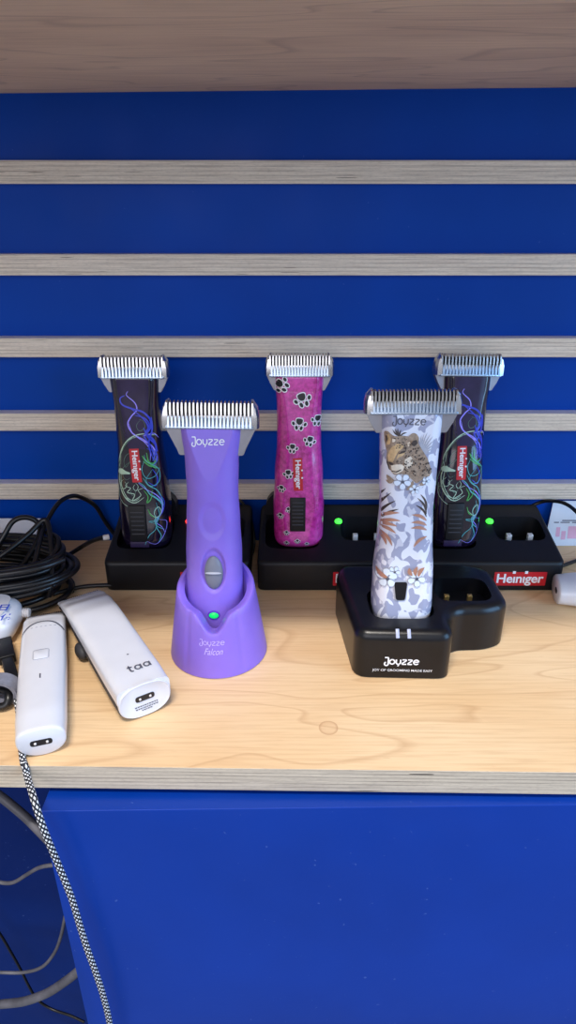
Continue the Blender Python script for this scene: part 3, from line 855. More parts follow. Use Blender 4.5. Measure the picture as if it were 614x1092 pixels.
text(bm, 'JOY OF GROOMING MADE EASY', SJ, -0.0010, 0.0076, 0.0440, 0.0027, 0, 0.0004, 0.004)
obj('lettering', bm, 'ink', jd, smooth=None)

ZW = 0.1575
prof_w = [(0.0, 0.0215, 0.036), (0.012, 0.0226, 0.038), (0.035, 0.0222, 0.037), (0.070, 0.0200, 0.033), (0.088, 0.0192, 0.031), (0.110, 0.0200, 0.030), (ZW, 0.0214, 0.030)]
locW = (0.0868, -0.1790, 0.0300); rotW = (math.radians(-7), math.radians(-0.3), 0)
MiW = mat_of(locW, rotW).inverted()
body_w = Body(prof_w, 3.0, lambda z: -0.0168 + 0.0036 * min(1, max(0, (z - 0.07) / 0.083)) - max(0, 0.04 - z) * 0.03, rb=0.004)
wc = thing('hair_clipper', 'white hair clipper printed with leopard head, flowers and copper leaves', 'hair clipper', locW, rotW)
obj('shell', body_w.mesh(130, 120), 'spotted', wc, smooth=45)
blade_set(wc, ZW, 0.0655, 0.0086, 0.0080, 24, -0.0120, 0.0135, 0.76)
def W1(X, Y): return local_of(400 + X / 8.77, 440 + Y / 8.77, MiW, -0.0150)
def W2(X, Y): return local_of(380 + X / 5.117, 520 + Y / 5.117, MiW, -0.0165)
SW = body_w.S
def layer(name, mat, polys=(), ribs=(), lift=0.0003, skirt=0.0, parent=None, rad=0.0006):
    bm = bmesh.new()
    for k, p in enumerate(polys): poly(bm, rounded(p, rad, 3) if rad else p, SW, lift + 0.00001 * k, skirt)
    for k, (p, w) in enumerate(ribs): ribbon(bm, p, SW, w, lift + 0.00001 * k)
    return obj(name, bm, mat, parent or wc, smooth=None)
# leaves behind the animal
def leaf(P, a, b, w, bow=0.12):
    a = Vector(P(*a)); b = Vector(P(*b)); n = Vector((-(b - a).y, (b - a).x)) * bow
    L = []; R = []
    for k in range(9):
        t = k / 8; c = a.lerp(b, t) + n * math.sin(math.pi * t); hw = w / 2 * math.sin(math.pi * (0.08 + 0.9 * t)) ** 0.8
        nn = n.normalized() if n.length else Vector((0, 1)); L.append(tuple(c + nn * hw)); R.append(tuple(c - nn * hw))
    return L + R[::-1]
layer('leaf_print', 'brown', [leaf(W1, (235, 225), t, 0.0010) for t in ((165, 160), (190, 150), (215, 150), (245, 165), (300, 190))], rad=0)
layer('leaf_print', 'brown', [leaf(W2, b, t, 0.0016) for b, t in (((128, 150), (165, 15)), ((130, 160), (190, 35)), ((135, 170), (215, 75)), ((140, 185), (232, 120)))], rad=0)
layer('leaf_print', 'brown', [leaf(W2, b, t, 0.0015, -0.12) for b, t in (((385, 130), (352, 40)), ((385, 150), (335, 60)), ((385, 165), (325, 98)))], rad=0)
layer('leaf_print', 'copper', [leaf(W2, b, t, 0.0025) for b, t in (((130, 205), (240, 183)), ((128, 215), (222, 212)), ((126, 225), (215, 250)), ((128, 245), (195, 320)), ((126, 260), (165, 318)), ((135, 175), (235, 140)))], lift=0.00036, rad=0)
layer('leaf_print', 'copper', [leaf(W2, b, t, 0.0024, -0.12) for b, t in (((385, 185), (305, 150)), ((385, 210), (300, 192)), ((385, 235), (298, 222)), ((385, 270), (312, 322)))], lift=0.00036, rad=0)
layer('leaf_print', 'greyline', [leaf(W1, (430, 400), t, 0.0010, 0.05) for t in ((435, 215), (460, 200), (490, 190), (520, 205), (545, 225), (560, 260), (560, 300), (545, 340), (520, 375))], rad=0)
# leopard head in low relief
head = [(92,200),(100,182),(128,184),(150,205),(170,218),(205,226),(250,218),(318,226),(342,202),(368,194),(392,205),(410,235),(405,290),(440,350),(490,430),(515,500),(530,560),(505,600),(455,600),(420,640),(385,660),(345,625),(300,590),(250,572),(175,582),(148,550),(128,495),(110,440),(116,370),(104,330),(95,270)]
hd = layer('leopard_relief', 'tan', [[W1(*p) for p in head]], lift=0.0009, skirt=0.001)
layer('leopard_face', 'gold', [[W1(*p) for p in q] for q in (
    [(150,330),(205,290),(262,300),(268,325),(215,365),(190,410),(165,465),(128,462),(122,400)],
    [(215,385),(255,378),(285,372),(262,400),(225,415),(195,440)], [(112,215),(130,205),(150,250),(140,300),(115,310)])], lift=0.00105, parent=hd)
layer('leopard_muzzle', 'cream', [[W1(*p) for p in q] for q in (
    [(148,498),(195,485),(240,482),(272,500),(258,540),(205,572),(160,560)], [(275,440),(330,405),(352,440),(345,490),(300,525),(272,495)],
    [(300,285),(325,270),(330,300),(305,320)], [(160,245),(190,250),(185,275),(160,280)])], lift=0.00110, parent=hd)
rs = random.Random(4); spots = []
for k in range(120):
    X = rs.uniform(270, 520); Y = rs.uniform(330, 610)
    if Y < 330 + (X - 400) * 1.2 or Y > 600 - abs(X - 430) * 0.2 or (X < 300 and Y > 560): continue
    r = rs.uniform(4, 10); spots.append([W1(X + r * math.cos(q) * rs.uniform(.7, 1.2), Y + r * math.sin(q) * rs.uniform(.7, 1.2)) for q in (i * math.pi / 3 for i in range(6))])
for k in range(34):
    X = rs.uniform(165, 330); Y = rs.uniform(232, 330); r = rs.uniform(3, 7)
    spots.append([W1(X + r * math.cos(q), Y + r * math.sin(q)) for q in (i * math.pi / 3 for i in range(6))])
for k in range(14):
    X = rs.uniform(190, 265); Y = rs.uniform(430, 475); r = rs.uniform(3, 5)
    spots.append([W1(X + r * math.cos(q), Y + r * math.sin(q)) for q in (i * math.pi / 3 for i in range(6))])
feat = [[(212,385),(240,358),(290,348),(272,368),(235,380)], [(124,462),(150,466),(172,476),(160,492),(136,488)], [(330,285),(355,258),(385,252),(392,285),(365,312),(345,305)],
        [(100,225),(112,215),(118,250),(108,290)], [(150,538),(190,545),(235,522),(240,530),(195,556),(155,550)], [(108,440),(122,470),(140,540),(128,530),(108,470)]]
layer('leopard_spots', 'brown', spots + [[W1(*p) for p in q] for q in feat], lift=0.00116, parent=hd, rad=0)
layer('leopard_eye', 'gold', [[W1(*p) for p in ellipse(258, 367, 11, 8, 10)]], lift=0.00135, parent=hd, rad=0)
# blossoms
def blossom(P, X, Y, R, n=5, rot=0.3, sq=0.9):
    out = []
    for k in range(n):
        a = rot + 2 * math.pi * k / n; pts = []
        for u, v in ((0.08, 0), (0.45, 0.32), (0.85, 0.36), (1.02, 0.12), (0.98, -0.15), (0.8, -0.36), (0.4, -0.30)):
            pts.append(P(X + R * (u * math.cos(a) - v * math.sin(a)), Y + R * sq * (u * math.sin(a) + v * math.cos(a))))
        out.append(pts)
    return out
def shrink(f, k=0.86):
    cx = sum(p[0] for p in f) / len(f); cz = sum(p[1] for p in f) / len(f); return [(cx + (x - cx) * k, cz + (z - cz) * k) for x, z in f]
for P_, X, Y, R_, rot, h_ in ((W1, 252, 642, 84, 0.3, 1), (W1, 365, 715, 52, 0.8, 1), (W1, 475, 640, 42, 0.1, 0), (W2, 165, 490, 58, 0.9, 0), (W2, 205, 455, 34, 0.2, 0), (W2, 325, 492, 50, 0.2, 0)):
    f_ = blossom(P_, X, Y, R_, 5, rot)
    fo = layer('flower_print', 'greyline', f_, lift=0.0012, skirt=0.001)
    layer('petals', 'petal', [shrink(f) for f in f_], lift=0.0014, parent=fo)
    layer('flower_heart', 'inkdark', [[P_(*p) for p in ellipse(X + 2, Y + 3, R_ * 0.17, R_ * 0.16, 10)]], lift=0.0016, parent=fo, rad=0)
for g_ in ((((300, 475), (285, 432), 0.0030), ((320, 475), (330, 425), 0.0030), ((335, 478), (368, 430), 0.0030)), (((165, 485), (110, 448), 0.0036), ((165, 485), (130, 470), 0.0024))):
    layer('leaf_print', 'copper', [leaf(W2, a, b, w) for a, b, w in g_], lift=0.0017, rad=0)
for g_ in ((((175, 640), (110, 590), 0.0030), ((165, 650), (105, 640), 0.0024)), (((350, 640), (290, 720), 0.0030),), (((440, 650), (420, 680), 0.0028),)):
    layer('leaf_print', 'tan', [leaf(W1, a, b, w) for a, b, w in g_], lift=0.0013, rad=0)
cl = W1(322, 90); bm = bmesh.new(); logo(bm, SW, cl[0], cl[1], 0.0228, 0.00075, math.radians(-2), 0.0004); obj('lettering', bm, 'inkdark', wc, smooth=None)
q = [W2(*p) for p in [(197, 505), (283, 505), (268, 614), (207, 614)]]
bm = bmesh.new(); poly(bm, rounded(q, 0.0022, 5), SW, 0.0006, 0.0006); fr = obj('switch_frame', bm, 'greyline', wc, smooth=None)
q = [W2(*p) for p in [(204, 512), (276, 512), (262, 607), (213, 607)]]
bm = bmesh.new(); poly(bm, rounded(q, 0.0018, 5), SW, 0.0014, 0.0010); obj('power_switch', bm, 'black', fr, smooth=None)

# ------------------------------------------------------------------ white trimmers lying on the desk
class Lying:
    """body lying along +Y from the near end (y 0) to the head; cross-section from bottom zb to top zt"""
    def __init__(s, L, prof, ntop=3.4, nbot=2.2): s.L, s.prof, s.nt, s.nb = L, prof, ntop, nbot
    def at(s, y):
        P = s.prof
        for a, b in zip(P[:-1], P[1:]):
            if y <= b[0]:
                t = max(0, (y - a[0]) / (b[0] - a[0])); t = t * t * (3 - 2 * t)
                return [a[i] + (b[i] - a[i]) * t for i in (1, 2, 3)]
        return list(P[-1][1:])
    def sec(s, y, na=64, part=None):
        hw, zb, zt = s.at(y); zc = zb + (zt - zb) * 0.52; out = []
        for k in range(na):
            a = 2 * math.pi * k / na; ca, sa = math.cos(a), math.sin(a); n = s.nt if sa >= 0 else s.nb
            h = (zt - zc) if sa >= 0 else (zc - zb)
            out.append((hw * math.copysign(abs(ca) ** (2 / n), ca), y, zc + h * math.copysign(abs(sa) ** (2 / n), sa)))
        return out
    def top(s, x, y):
        hw, zb, zt = s.at(y); zc = zb + (zt - zb) * 0.52; u = min(0.999, abs(x) / hw)
        return zc + (zt - zc) * (1 - u ** s.nt) ** (1 / s.nt)
    def S(s, u, v, lift): return Vector((u, v, s.top(u, v) + lift))
    def mesh(s, n=60, y0=0.0, y1=None):
        bm = bmesh.new(); y1 = y1 or s.L; rings = []
        base = s.sec(y0)
        cz = sum(p[2] for p in base) / len(base)
        for k in range(4):
            a = math.pi / 2 * k / 4; i = 0.0016 * (1 - math.sin(a))
            rings.append([(x * (1 - i / 0.016), y0 + 0.0016 * (1 - math.cos(a)) * 0 + 0.0016 * (1 - math.cos(math.pi / 2 - a)) * 0 + 0.0016 * (1 - math.sin(math.pi / 2 - a) if False else (k / 4)), cz + (z - cz) * (1 - i / 0.013)) for x, y, z in base])
        for k in range(n + 1): rings.append(s.sec(y0 + 0.0016 + (y1 - y0 - 0.0016) * k / n))
        grid_rings(bm, rings); return bm
def port(parent, w, cz, y, mat='inkblack'):
    bm = bmesh.new(); o2 = rrect(-w / 2, w / 2, -0.0022, 0.0022, 0.0021, 6)
    grid_rings(bm, [[(x, y - 0.0003, cz + z) for x, z in o2], [(x, y + 0.002, cz + z) for x, z in o2]])
    p = obj('charging_port', bm, mat, parent)
    for sx in (-1, 1):
        bm = bmesh.new(); bmesh.ops.create_uvsphere(bm, u_segments=12, v_segments=8, radius=0.0009)
        o = obj('port_contact', bm, 'sockwhite', p); o.location = (sx * w * 0.27, y - 0.0004, cz)
    return p
# trimmer with button
e = on_z(47, 806, 0); hd_ = on_z(49, 655, 0.010)
ang = math.atan2(-(hd_.x - e.x), hd_.y - e.y); L1 = math.hypot(hd_.x - e.x, hd_.y - e.y)
tr = thing('hair_trimmer', 'slim white trimmer with a small square button lying beside the braided cable', 'trimmer', (e.x, e.y, 0), (0, 0, ang))
T1 = Lying(L1, [(0, 0.0152, 0.0, 0.0225), (0.02, 0.0160, 0.0, 0.0245), (0.08, 0.0166, 0.001, 0.0245), (L1 - 0.035, 0.0163, 0.004, 0.0235), (L1 - 0.02, 0.0162, 0.005, 0.021), (L1 - 0.006, 0.0160, 0.006, 0.0125), (L1, 0.0158, 0.0065, 0.0098)], 2.9, 2.1)
obj('shell', T1.mesh(70), 'white', tr, 40)
port(tr, 0.0135, 0.0115, 0.0)
# dark curved seam
bm = bmesh.new(); pts = []
for k in range(17):
    u = -0.0158 + 0.0316 * k / 16; pts.append((u, L1 - 0.030 - 0.012 * (u / 0.016) ** 2))
ribbon(bm, pts, T1.S, 0.0016, 0.0002, taper=False); obj('seam_line', bm, 'inkdark', tr, smooth=None)
bm = bmesh.new(); fr_ = rrect(-0.0055, 0.0055, 0.070, 0.0815, 0.0020, 4); ribbon(bm, fr_ + fr_[:1], T1.S, 0.0004, 0.0003, taper=False, smooth=False)
obj('button_outline', bm, 'greyline', tr, smooth=None)
bm = bmesh.new(); prism(bm, rrect(-0.0050, 0.0050, 0.0705, 0.081, 0.0018, 4), 0.0240, 0.02485, 0.0003, 2, 0.0001); obj('power_button', bm, 'white', tr)
bm = bmesh.new(); prism(bm, rrect(-0.0005, 0.0005, 0.0485, 0.0535, 0.0004, 3), 0.0240, 0.02470, 0.0001, 1, 0.0001); obj('indicator_light', bm, 'inkdark', tr)
bm = bmesh.new()
for k in range(6):
    u = -0.0085 + 0.0034 * k; poly(bm, [(u, L1 - 0.0385), (u + 0.0016, L1 - 0.0385), (u + 0.0016, L1 - 0.0375), (u, L1 - 0.0375)], T1.S, 0.0002)
obj('brand_mark', bm, 'greyline', tr, smooth=None)
bm = bmesh.new(); box(bm, -0.0150, 0.0150, L1 - 0.001, L1 + 0.0022, 0.0070, 0.0088, 0.0003)
for k in range(20): box(bm, -0.0147 + k * 0.0015, -0.0140 + k * 0.0015, L1 + 0.0015, L1 + 0.0040, 0.0072, 0.0085)
obj('blade', bm, 'steel', tr, smooth=None)

# wider clipper with charcoal underside
e = on_z(156, 762, 0); hd_ = on_z(85, 636, 0.016)
ang = math.atan2(-(hd_.x - e.x), hd_.y - e.y); L2 = math.hypot(hd_.x - e.x, hd_.y - e.y)
tq = thing('hair_trimmer', 'wide white trimmer lying diagonally between slim trimmer and purple stand', 'trimmer', (e.x, e.y, 0), (0, 0, ang))
T2 = Lying(L2, [(0, 0.0185, 0.0, 0.0270), (0.02, 0.0188, 0.0, 0.0280), (0.10, 0.0188, 0.004, 0.0285), (L2 - 0.03, 0.0186, 0.009, 0.0265), (L2 - 0.012, 0.0184, 0.011, 0.0215), (L2, 0.0182, 0.012, 0.0160)], 5.5, 2.2)
def clipz(bmx, above):
    zs = 0
    for v in bmx.verts: pass
    return bmx
T2g = Lying(L2, [(p[0], p[1] * 1.005, p[2], p[3] - 0.0055) for p in T2.prof], 3.0, 2.2)
bm = T2g.mesh(70); obj('grip', bm, 'greydark', tq, 40)
# white upper shell over the charcoal grip
bm = bmesh.new(); rings = []
n = 60
for k in range(n + 1):
    y = -0.0004 + (L2 + 0.0008) * k / n; s_ = T2.sec(min(max(y, 0), L2), 64)
    hw, zb, ztp = T2.at(y); zc = zb + (ztp - zb) * 0.60
    up = [(x * 1.012, y, z + 0.0003 * (1 if z > zc else 0)) for x, _, z in s_ if z >= zc]
    # keep only the arc, ordered from right to left
    up = sorted(up, key=lambda p: math.atan2(p[2] - zc, p[0]))
    m = 33; arc_ = []
    for j in range(m):
        a = math.pi * j / (m - 1); ca, sa = math.cos(a), math.sin(a); nn = T2.nt
        arc_.append((hw * 1.015 * math.copysign(abs(ca) ** (2 / nn), ca), y, zc + (ztp + 0.0004 - zc) * abs(sa) ** (2 / nn)))
    rings.append(arc_ + [(x * 0.95, y, z if z > zc + 0.001 else zc) for x, _, z in []])
grid_rings(bm, rings)
obj('shell', bm, 'white', tq, 40)
# pale end plate: rounded D with rim
def dring(k, y, up=0.0):
    hw, zb, ztp = 0.0186 * k, 0.0, 0.0283; c = 0.0145; out = []
    for j in range(48):
        a = 2 * math.pi * j / 48; ca, sa = math.cos(a), math.sin(a)
        out.append((hw * math.copysign(abs(ca) ** 0.82, ca), y, c + (0.0136 * k) * math.copysign(abs(sa) ** 0.82, sa)))
    return out
bm = bmesh.new(); grid_rings(bm, [dring(0.99, 0.001), dring(0.99, -0.0012), dring(0.95, -0.0018), dring(0.92, -0.0014)]); obj('end_cap', bm, 'white', tq, 40)
port(tq, 0.0135, 0.0165, -0.0016)
SE = lambda u, v, lift: Vector((u, -0.0014 - lift, v))
bm = bmesh.new()
for kk, (z, w) in enumerate(((0.0098, 0.0155), (0.0078, 0.0145), (0.0060, 0.0060))):
    x = -w / 2
    while x < w / 2:
        l_ = rs.uniform(0.0006, 0.0017); poly(bm, [(x, z), (x + l_, z), (x + l_, z + 0.0008), (x, z + 0.0008)], SE, 0.0003); x += l_ + 0.0004
obj('fine_print', bm, 'inkdark', tq, smooth=None)
bm = bmesh.new(); ribbon(bm, [(-0.0026, 0.0205), (-0.0026, 0.0152), (-0.0018, 0.0140), (-0.0008, 0.0140)], T2.S, 0.0012, 0.0008, taper=False)
ribbon(bm, [(-0.0042, 0.0186), (-0.0006, 0.0186)], T2.S, 0.0011, 0.0008, taper=False, smooth=False)
for cx_ in (0.0030, 0.0094):
    ribbon(bm, ellipse(cx_, 0.0164, 0.0020, 0.0021, 20) + [(cx_ + 0.0020, 0.0164)], T2.S, 0.0011, 0.0008, taper=False, smooth=False)
    ribbon(bm, [(cx_ + 0.0023, 0.0188), (cx_ + 0.0023, 0.0139)], T2.S, 0.0011, 0.0008, taper=False, smooth=False)
obj('lettering', bm, 'inkdark', tq, smooth=None)
bm = bmesh.new(); poly(bm, ellipse(0.002, 0.0335, 0.0008, 0.0006, 10), T2.S, 0.0007); obj('indicator_light', bm, 'inkdark', tq, smooth=None)
bm = bmesh.new(); box(bm, -0.0175, 0.0175, L2 - 0.001, L2 + 0.0025, 0.0125, 0.0145, 0.0003)
for k in range(22): box(bm, -0.0170 + k * 0.00157, -0.0162 + k * 0.00157, L2 + 0.0018, L2 + 0.0050, 0.0127, 0.0142)
obj('blade', bm, 'steel', tq, smooth=None)
bm = bmesh.new(); bmesh.ops.create_uvsphere(bm, u_segments=20, v_segments=12, radius=1)
for v in bm.verts: v.co = Vector((v.co.x * 0.0045, v.co.y * 0.0085, v.co.z * 0.006))
o = obj('taper_lever', bm, 'greydark', tq); o.location = (-0.0190, L2 * 0.57, 0.0075)

# ------------------------------------------------------------------ small white gadgets at the two sides
cs = on_z(2, 668, 0.0)
g = thing('white_case', 'small rounded white case with blue characters by the left edge of the desk', 'case', (cs.x - 0.014, -0.1645, 0), (0, 0, math.radians(3)))
def pebble(hw, hd2, h, n=2.8, nv=18, na=56, low=0.3):
    bm = bmesh.new(); rings = []
    for k in range(nv + 1):
        t = -1 + 2 * k / nv; t = math.sin(t * math.pi / 2); r = (1 - abs(t) ** 3.4) ** (1 / 3.4) if abs(t) < 1 else 0.0
        r = max(r, low); rings.append([(hw * r * math.copysign(abs(math.cos(a)) ** (2 / n), math.cos(a)), hd2 * r * math.copysign(abs(math.sin(a)) ** (2 / n), math.sin(a)), h / 2 * (1 + t)) for a in (2 * math.pi * j / na for j in range(na))])
    grid_rings(bm, rings); return bm
obj('shell', pebble(0.034, 0.0235, 0.0270, 4.2, low=0.80), 'white', g, 40)
tA = on_z(3.5, 649, 0.0271) - Vector((cs.x - 0.014, -0.1645, 0)); tB = on_z(5.5, 659.5, 0.0271) - Vector((cs.x - 0.014, -0.1645, 0))
SC = lambda u, v, lift: Vector((u, v, 0.0271 + lift))
bm = bmesh.new(); text(bm, '\u65e5', SC, tA.x, tA.y, 0.0072, 0.0085, 0, 0.0002, 0.02); text(bm, '\u4f53', SC, tB.x, tB.y, 0.0100, 0.0090, 0, 0.0002, 0.02)
obj('lettering', bm, 'inkblue', g, smooth=None)
bm = bmesh.new(); tube(bm, [(0.0325, 0.011, 0.013), (0.036, 0.011, 0.013), (0.0395, 0.011, 0.013)], lambda t: 0.0036 + 0.0005 * math.sin(t * 25), 16); obj('ribbed_cap', bm, 'sockwhite', g)

c = on_y(586, 630, 0.112)
g = thing('white_adapter', 'white rounded gadget with small dark port at the right edge of the desk', 'gadget', (c.x + 0.046, -0.119, 0), (0, 0, math.radians(-10)))
T3 = Lying(0.085, [(0, 0.0165, 0.0, 0.0215), (0.02, 0.0185, 0.0, 0.0245), (0.085, 0.0185, 0.0, 0.0245)], 2.4, 2.2)
bm = T3.mesh(30); o = obj('shell', bm, 'white', g, 40); o.rotation_euler = (0, 0, math.radians(-90)); o.location = (-0.042, 0, 0)
bm = bmesh.new(); pr = rrect(-0.0034, 0.0034, -0.0020, 0.0020, 0.0015, 4); grid_rings(bm, [[(-0.0424, x - 0.004, z + 0.012) for x, z in pr], [(-0.039, x - 0.004, z + 0.012) for x, z in pr]]); obj('charging_port', bm, 'inkblack', g)
bm = bmesh.new(); text(bm, 'OK', lambda u, v, l: Vector((u, v, 0.0247 + l)), -0.010, 0.003, 0.006, None, 0, 0.0002) if False else poly(bm, [(-0.012, 0.001), (-0.008, 0.001), (-0.008, 0.0018), (-0.012, 0.0018)], lambda u, v, l: Vector((u, v, 0.0246 + l))); obj('fine_print', bm, 'inkdark', g, smooth=None)

# leaflet leaning on the wall, box on the left
lf = thing('leaflet', 'pale printed card leaning on the wall beside the right dock', 'card', (0.260, -0.013, 0), (math.radians(-11), 0, 0))
bm = bmesh.new(); pts = [(0.0, 0.0), (0.085, 0.0), (0.085, 0.047), (0.0055, 0.047)]
grid_rings(bm, [[(x, 0, z + 0.0003) for x, z in pts], [(x, 0.0012, z + 0.0003) for x, z in pts]]); obj('sheet', bm, 'whitebox', lf, smooth=None)
SL = lambda u, v, l: Vector((u, -l, v))
bm = bmesh.new(); text(bm, 'user manual', SL, 0.021, 0.0265, 0.014, 0.0022, 0, 0.0003) if False else [poly(bm, [(a, z), (b, z), (b, z + 0.0011), (a, z + 0.0011)], SL, 0.0002) for a, b, z in ((0.016, 0.034, 0.0265), (0.008, 0.013, 0.0245), (0.0145, 0.024, 0.0245), (0.026, 0.036, 0.0245))]
obj('printed_lines', bm, 'inkdark', lf, smooth=None)
bm = bmesh.new()
for a, b, z0, z1 in ((0.011, 0.015, 0.010, 0.020), (0.0165, 0.021, 0.007, 0.016), (0.023, 0.032, 0.008, 0.021), (0.035, 0.05, 0.008, 0.020)): poly(bm, [(a, z0), (b, z0), (b, z1), (a, z1)], SL, 0.0002)
obj('picture_print', bm, 'pinkprint', lf, smooth=None)
bm = bmesh.new(); poly(bm, [(0.0015, 0.005), (0.0065, 0.005), (0.0065, 0.009), (0.0015, 0.009)], SL, 0.0002); obj('red_mark', bm, 'redprint', lf, smooth=None)

bx = thing('cardboard_box', 'flat white box leaning on the wall behind the coiled black cable', 'box', (-0.292, -0.0420, 0.0), (math.radians(36), 0, 0))
bm = bmesh.new(); box(bm, -0.060, 0.0465, 0.0, 0.0405, 0.0, 0.0080, 0.0008); obj('tray', bm, 'whitebox', bx)
bm = bmesh.new(); prism(bm, rrect(-0.061, 0.0475, -0.0008, 0.0413, 0.002, 3), 0.0060, 0.0105, 0.0010, 3); obj('lid', bm, 'white', bx)
# ------------------------------------------------------------------ cables on the desk
def cable(name, pts, r, mat, label, n=8, seg=12, parent=None):
    bm = bmesh.new(); tube(bm, pts, r, seg, n, 0.004)
    o = obj(name, bm, mat, parent, 60)
    if label: tag(o, label, 'cable', 'cables hanging under the desk' if name == 'hanging_cable' else None)
    return o
CCX, CCY = -0.2745, -0.1060
rc = random.Random(11); pts = []
turns = 15; per = 20
for i in range(turns * per):
    a = 2 * math.pi * i / per; lay = i / per
    row = lay % 4.0; k = row if int(lay / 4) % 2 == 0 else 4 - row
    ra = 0.080 - 0.0048 * k + 0.002 * math.sin(lay * 2.1); rb_ = 0.043 - 0.0042 * k + 0.002 * math.sin(lay * 1.3)
    z = 0.003 + 0.0046 * (lay * 0.60) + 0.0018 * math.sin(a * 1 + lay)
    pts.append((CCX + 0.30 * z + ra * math.cos(a) + 0.003 * math.sin(lay * 1.7), CCY + rb_ * math.sin(a) + 0.003 * math.cos(lay * 2.3), max(0.0026, z)))
coil = thing('cable_coil', 'thick coil of black cable by the left edge of the desk', 'cable', (CCX, CCY, 0))
def rel(pts, o): return [tuple(Vector(p) - Vector(o)) for p in pts]
bm = bmesh.new(); tube(bm, rel(pts, (CCX, CCY, 0)), 0.0026, 10, 3, 0.004); obj('coiled_cable', bm, 'rubber', coil, 60)
# inner rising loops of the bundle and the tie around it
bm = bmesh.new()
def op(px, py, w): return tuple(on_y(px, py, w))
tube(bm, rel([op(-30, 620, 0.10), op(0, 578, 0.085), op(14, 556, 0.075), op(30, 552, 0.07), op(42, 560, 0.07), op(40, 575, 0.08), op(26, 600, 0.10), op(8, 618, 0.12)], (CCX, CCY, 0)), 0.0024, 10, 8)
tube(bm, rel([op(-20, 608, 0.11), op(5, 590, 0.10), op(30, 570, 0.085), op(46, 555, 0.075), op(52, 562, 0.08), op(55, 590, 0.105), op(55, 620, 0.125), op(52, 636, 0.128)], (CCX, CCY, 0)), 0.0024, 10, 8)
tube(bm, rel([op(-20, 640, 0.135), op(10, 612, 0.13), op(40, 604, 0.12), op(58, 590, 0.105), op(62, 575, 0.09), op(50, 568, 0.08)], (CCX, CCY, 0)), 0.0024, 10, 8)
obj('loose_loop', bm, 'rubber', coil, 60)
cable('power_cable', [op(36, 604, 0.118), op(42, 580, 0.098), op(48, 560, 0.075), op(62, 537, 0.05), op(76, 529, 0.03), op(88, 531, 0.02), op(102, 540, 0.014), op(112, 556, 0.008), op(122, 570, 0.006)], 0.0021, 'rubber', 'black cable arching from the coil in front of the lowest slat')
cable('power_cable', [(-0.212, -0.110, 0.006), (-0.204, -0.118, 0.0026), (-0.190, -0.1225, 0.0026), tuple(on_z(90, 624, 0.003)), (-0.150, -0.1035, 0.0024), (-0.120, -0.1025, 0.0024), tuple(on_z(185, 621, 0.003)), (-0.084, -0.112, 0.0024)][0:0] + [tuple(on_z(56, 634, 0.004)), tuple(on_z(66, 631, 0.004)), tuple(on_z(90, 625.5, 0.0045)), tuple(on_z(125, 624, 0.0045)), tuple(on_z(160, 624, 0.0045)), tuple(on_z(196, 623, 0.0045))], 0.0019, 'rubber', 'black cable lying on the desk in front of the left dock')
pc = thing('power_cable', 'black cable with pale connector plugged into the side of the left dock', 'cable', (-0.1645, -0.058, 0.03))
base = (-0.1645, -0.058, 0.03)
bm = bmesh.new(); tube(bm, rel([tuple(on_z(40, 612, 0.010)), tuple(on_z(62, 599, 0.008)), tuple(on_z(84, 585, 0.006)), op(98, 577, 0.045), op(110, 573, 0.056)], base), 0.0022, 10, 8); obj('cord', bm, 'rubber', pc, 60)
q = on_y(113.5, 573, 0.058)
bm = bmesh.new(); tube(bm, rel([tuple(q + Vector((-0.003, -0.001, -0.0002))), tuple(q), tuple(q + Vector((0.002, 0.001, 0)))], base), 0.0026, 14, 4); obj('connector', bm, 'sockwhite', pc, 60)
cable('power_cable', [(-0.060, -0.010, 0.012), op(252, 535, 0.012), op(262, 541, 0.014), op(268, 556, 0.018), op(271, 575, 0.03), op(269, 590, 0.035), op(264, 594, 0.04), op(258, 588, 0.045), (-0.052, -0.030, 0.010)][0:8], 0.0014, 'rubber', 'thin black cable looping down between the purple clipper and middle dock')
cable('power_cable', [(0.222, -0.0085, 0.030), op(575, 536, 0.009), op(592, 534.5, 0.022), op(606, 539, 0.032), op(622, 552, 0.045), tuple(on_z(650, 572, 0.004)), tuple(on_z(636, 590, 0.0025)), tuple(on_z(614, 598, 0.0025)), tuple(on_z(600, 603, 0.0025)), (0.2490, -0.062, 0.0024)], 0.0018, 'rubber', 'black cable looping out behind the right dock near the leaning card')

# braided cable with plug and strap
bc = thing('braided_cable', 'black and white braided cable with grey strap hanging over the desk edge', 'cable', tuple(on_z(12, 735, 0)))
bo = tuple(on_z(12, 735, 0))
R = 0.0021
P = [tuple(on_z(14, 722, 0.008)), tuple(on_z(17, 742, 0.006)), tuple(on_z(20, 762, 0.0028)), tuple(on_z(21.5, 785, 0.0024)), tuple(on_z(24.5, 812, 0.0024)), (on_z(25.5, 817, 0.0026).x, -0.3035, 0.0023), op(29, 828, 0.3070)]
for px, py, w in ((35.5, 850, 0.3245), (41, 868, 0.3300), (50, 893, 0.3320), (62, 922, 0.3320), (76, 957, 0.3320), (86, 990, 0.3320), (93, 1012, 0.3320), (102, 1037, 0.3320), (110, 1062, 0.3320), (117, 1092, 0.3320), (124, 1140, 0.3330)):
    P.append(op(px, py, w))
bm = bmesh.new(); tube(bm, rel(P, bo), R, 20, 10, 0.0042); obj('cord', bm, 'braid', bc, 60)
bm = bmesh.new()
a = on_z(2, 690, 0.010); b = on_z(13, 722, 0.008)
def bar(bm, a, b, w, h, bev):
    a, b = Vector(a), Vector(b); L = (b - a).length; t = bmesh.new(); box(t, -w / 2, w / 2, 0, L, -h / 2, h / 2, bev)
    rot = (b - a).to_track_quat('Y', 'Z').to_matrix().to_4x4(); me = bpy.data.meshes.new('tmp'); t.to_mesh(me); t.free()
    me.transform(Matrix.Translation(a) @ rot); bm.from_mesh(me); bpy.data.meshes.remove(me)
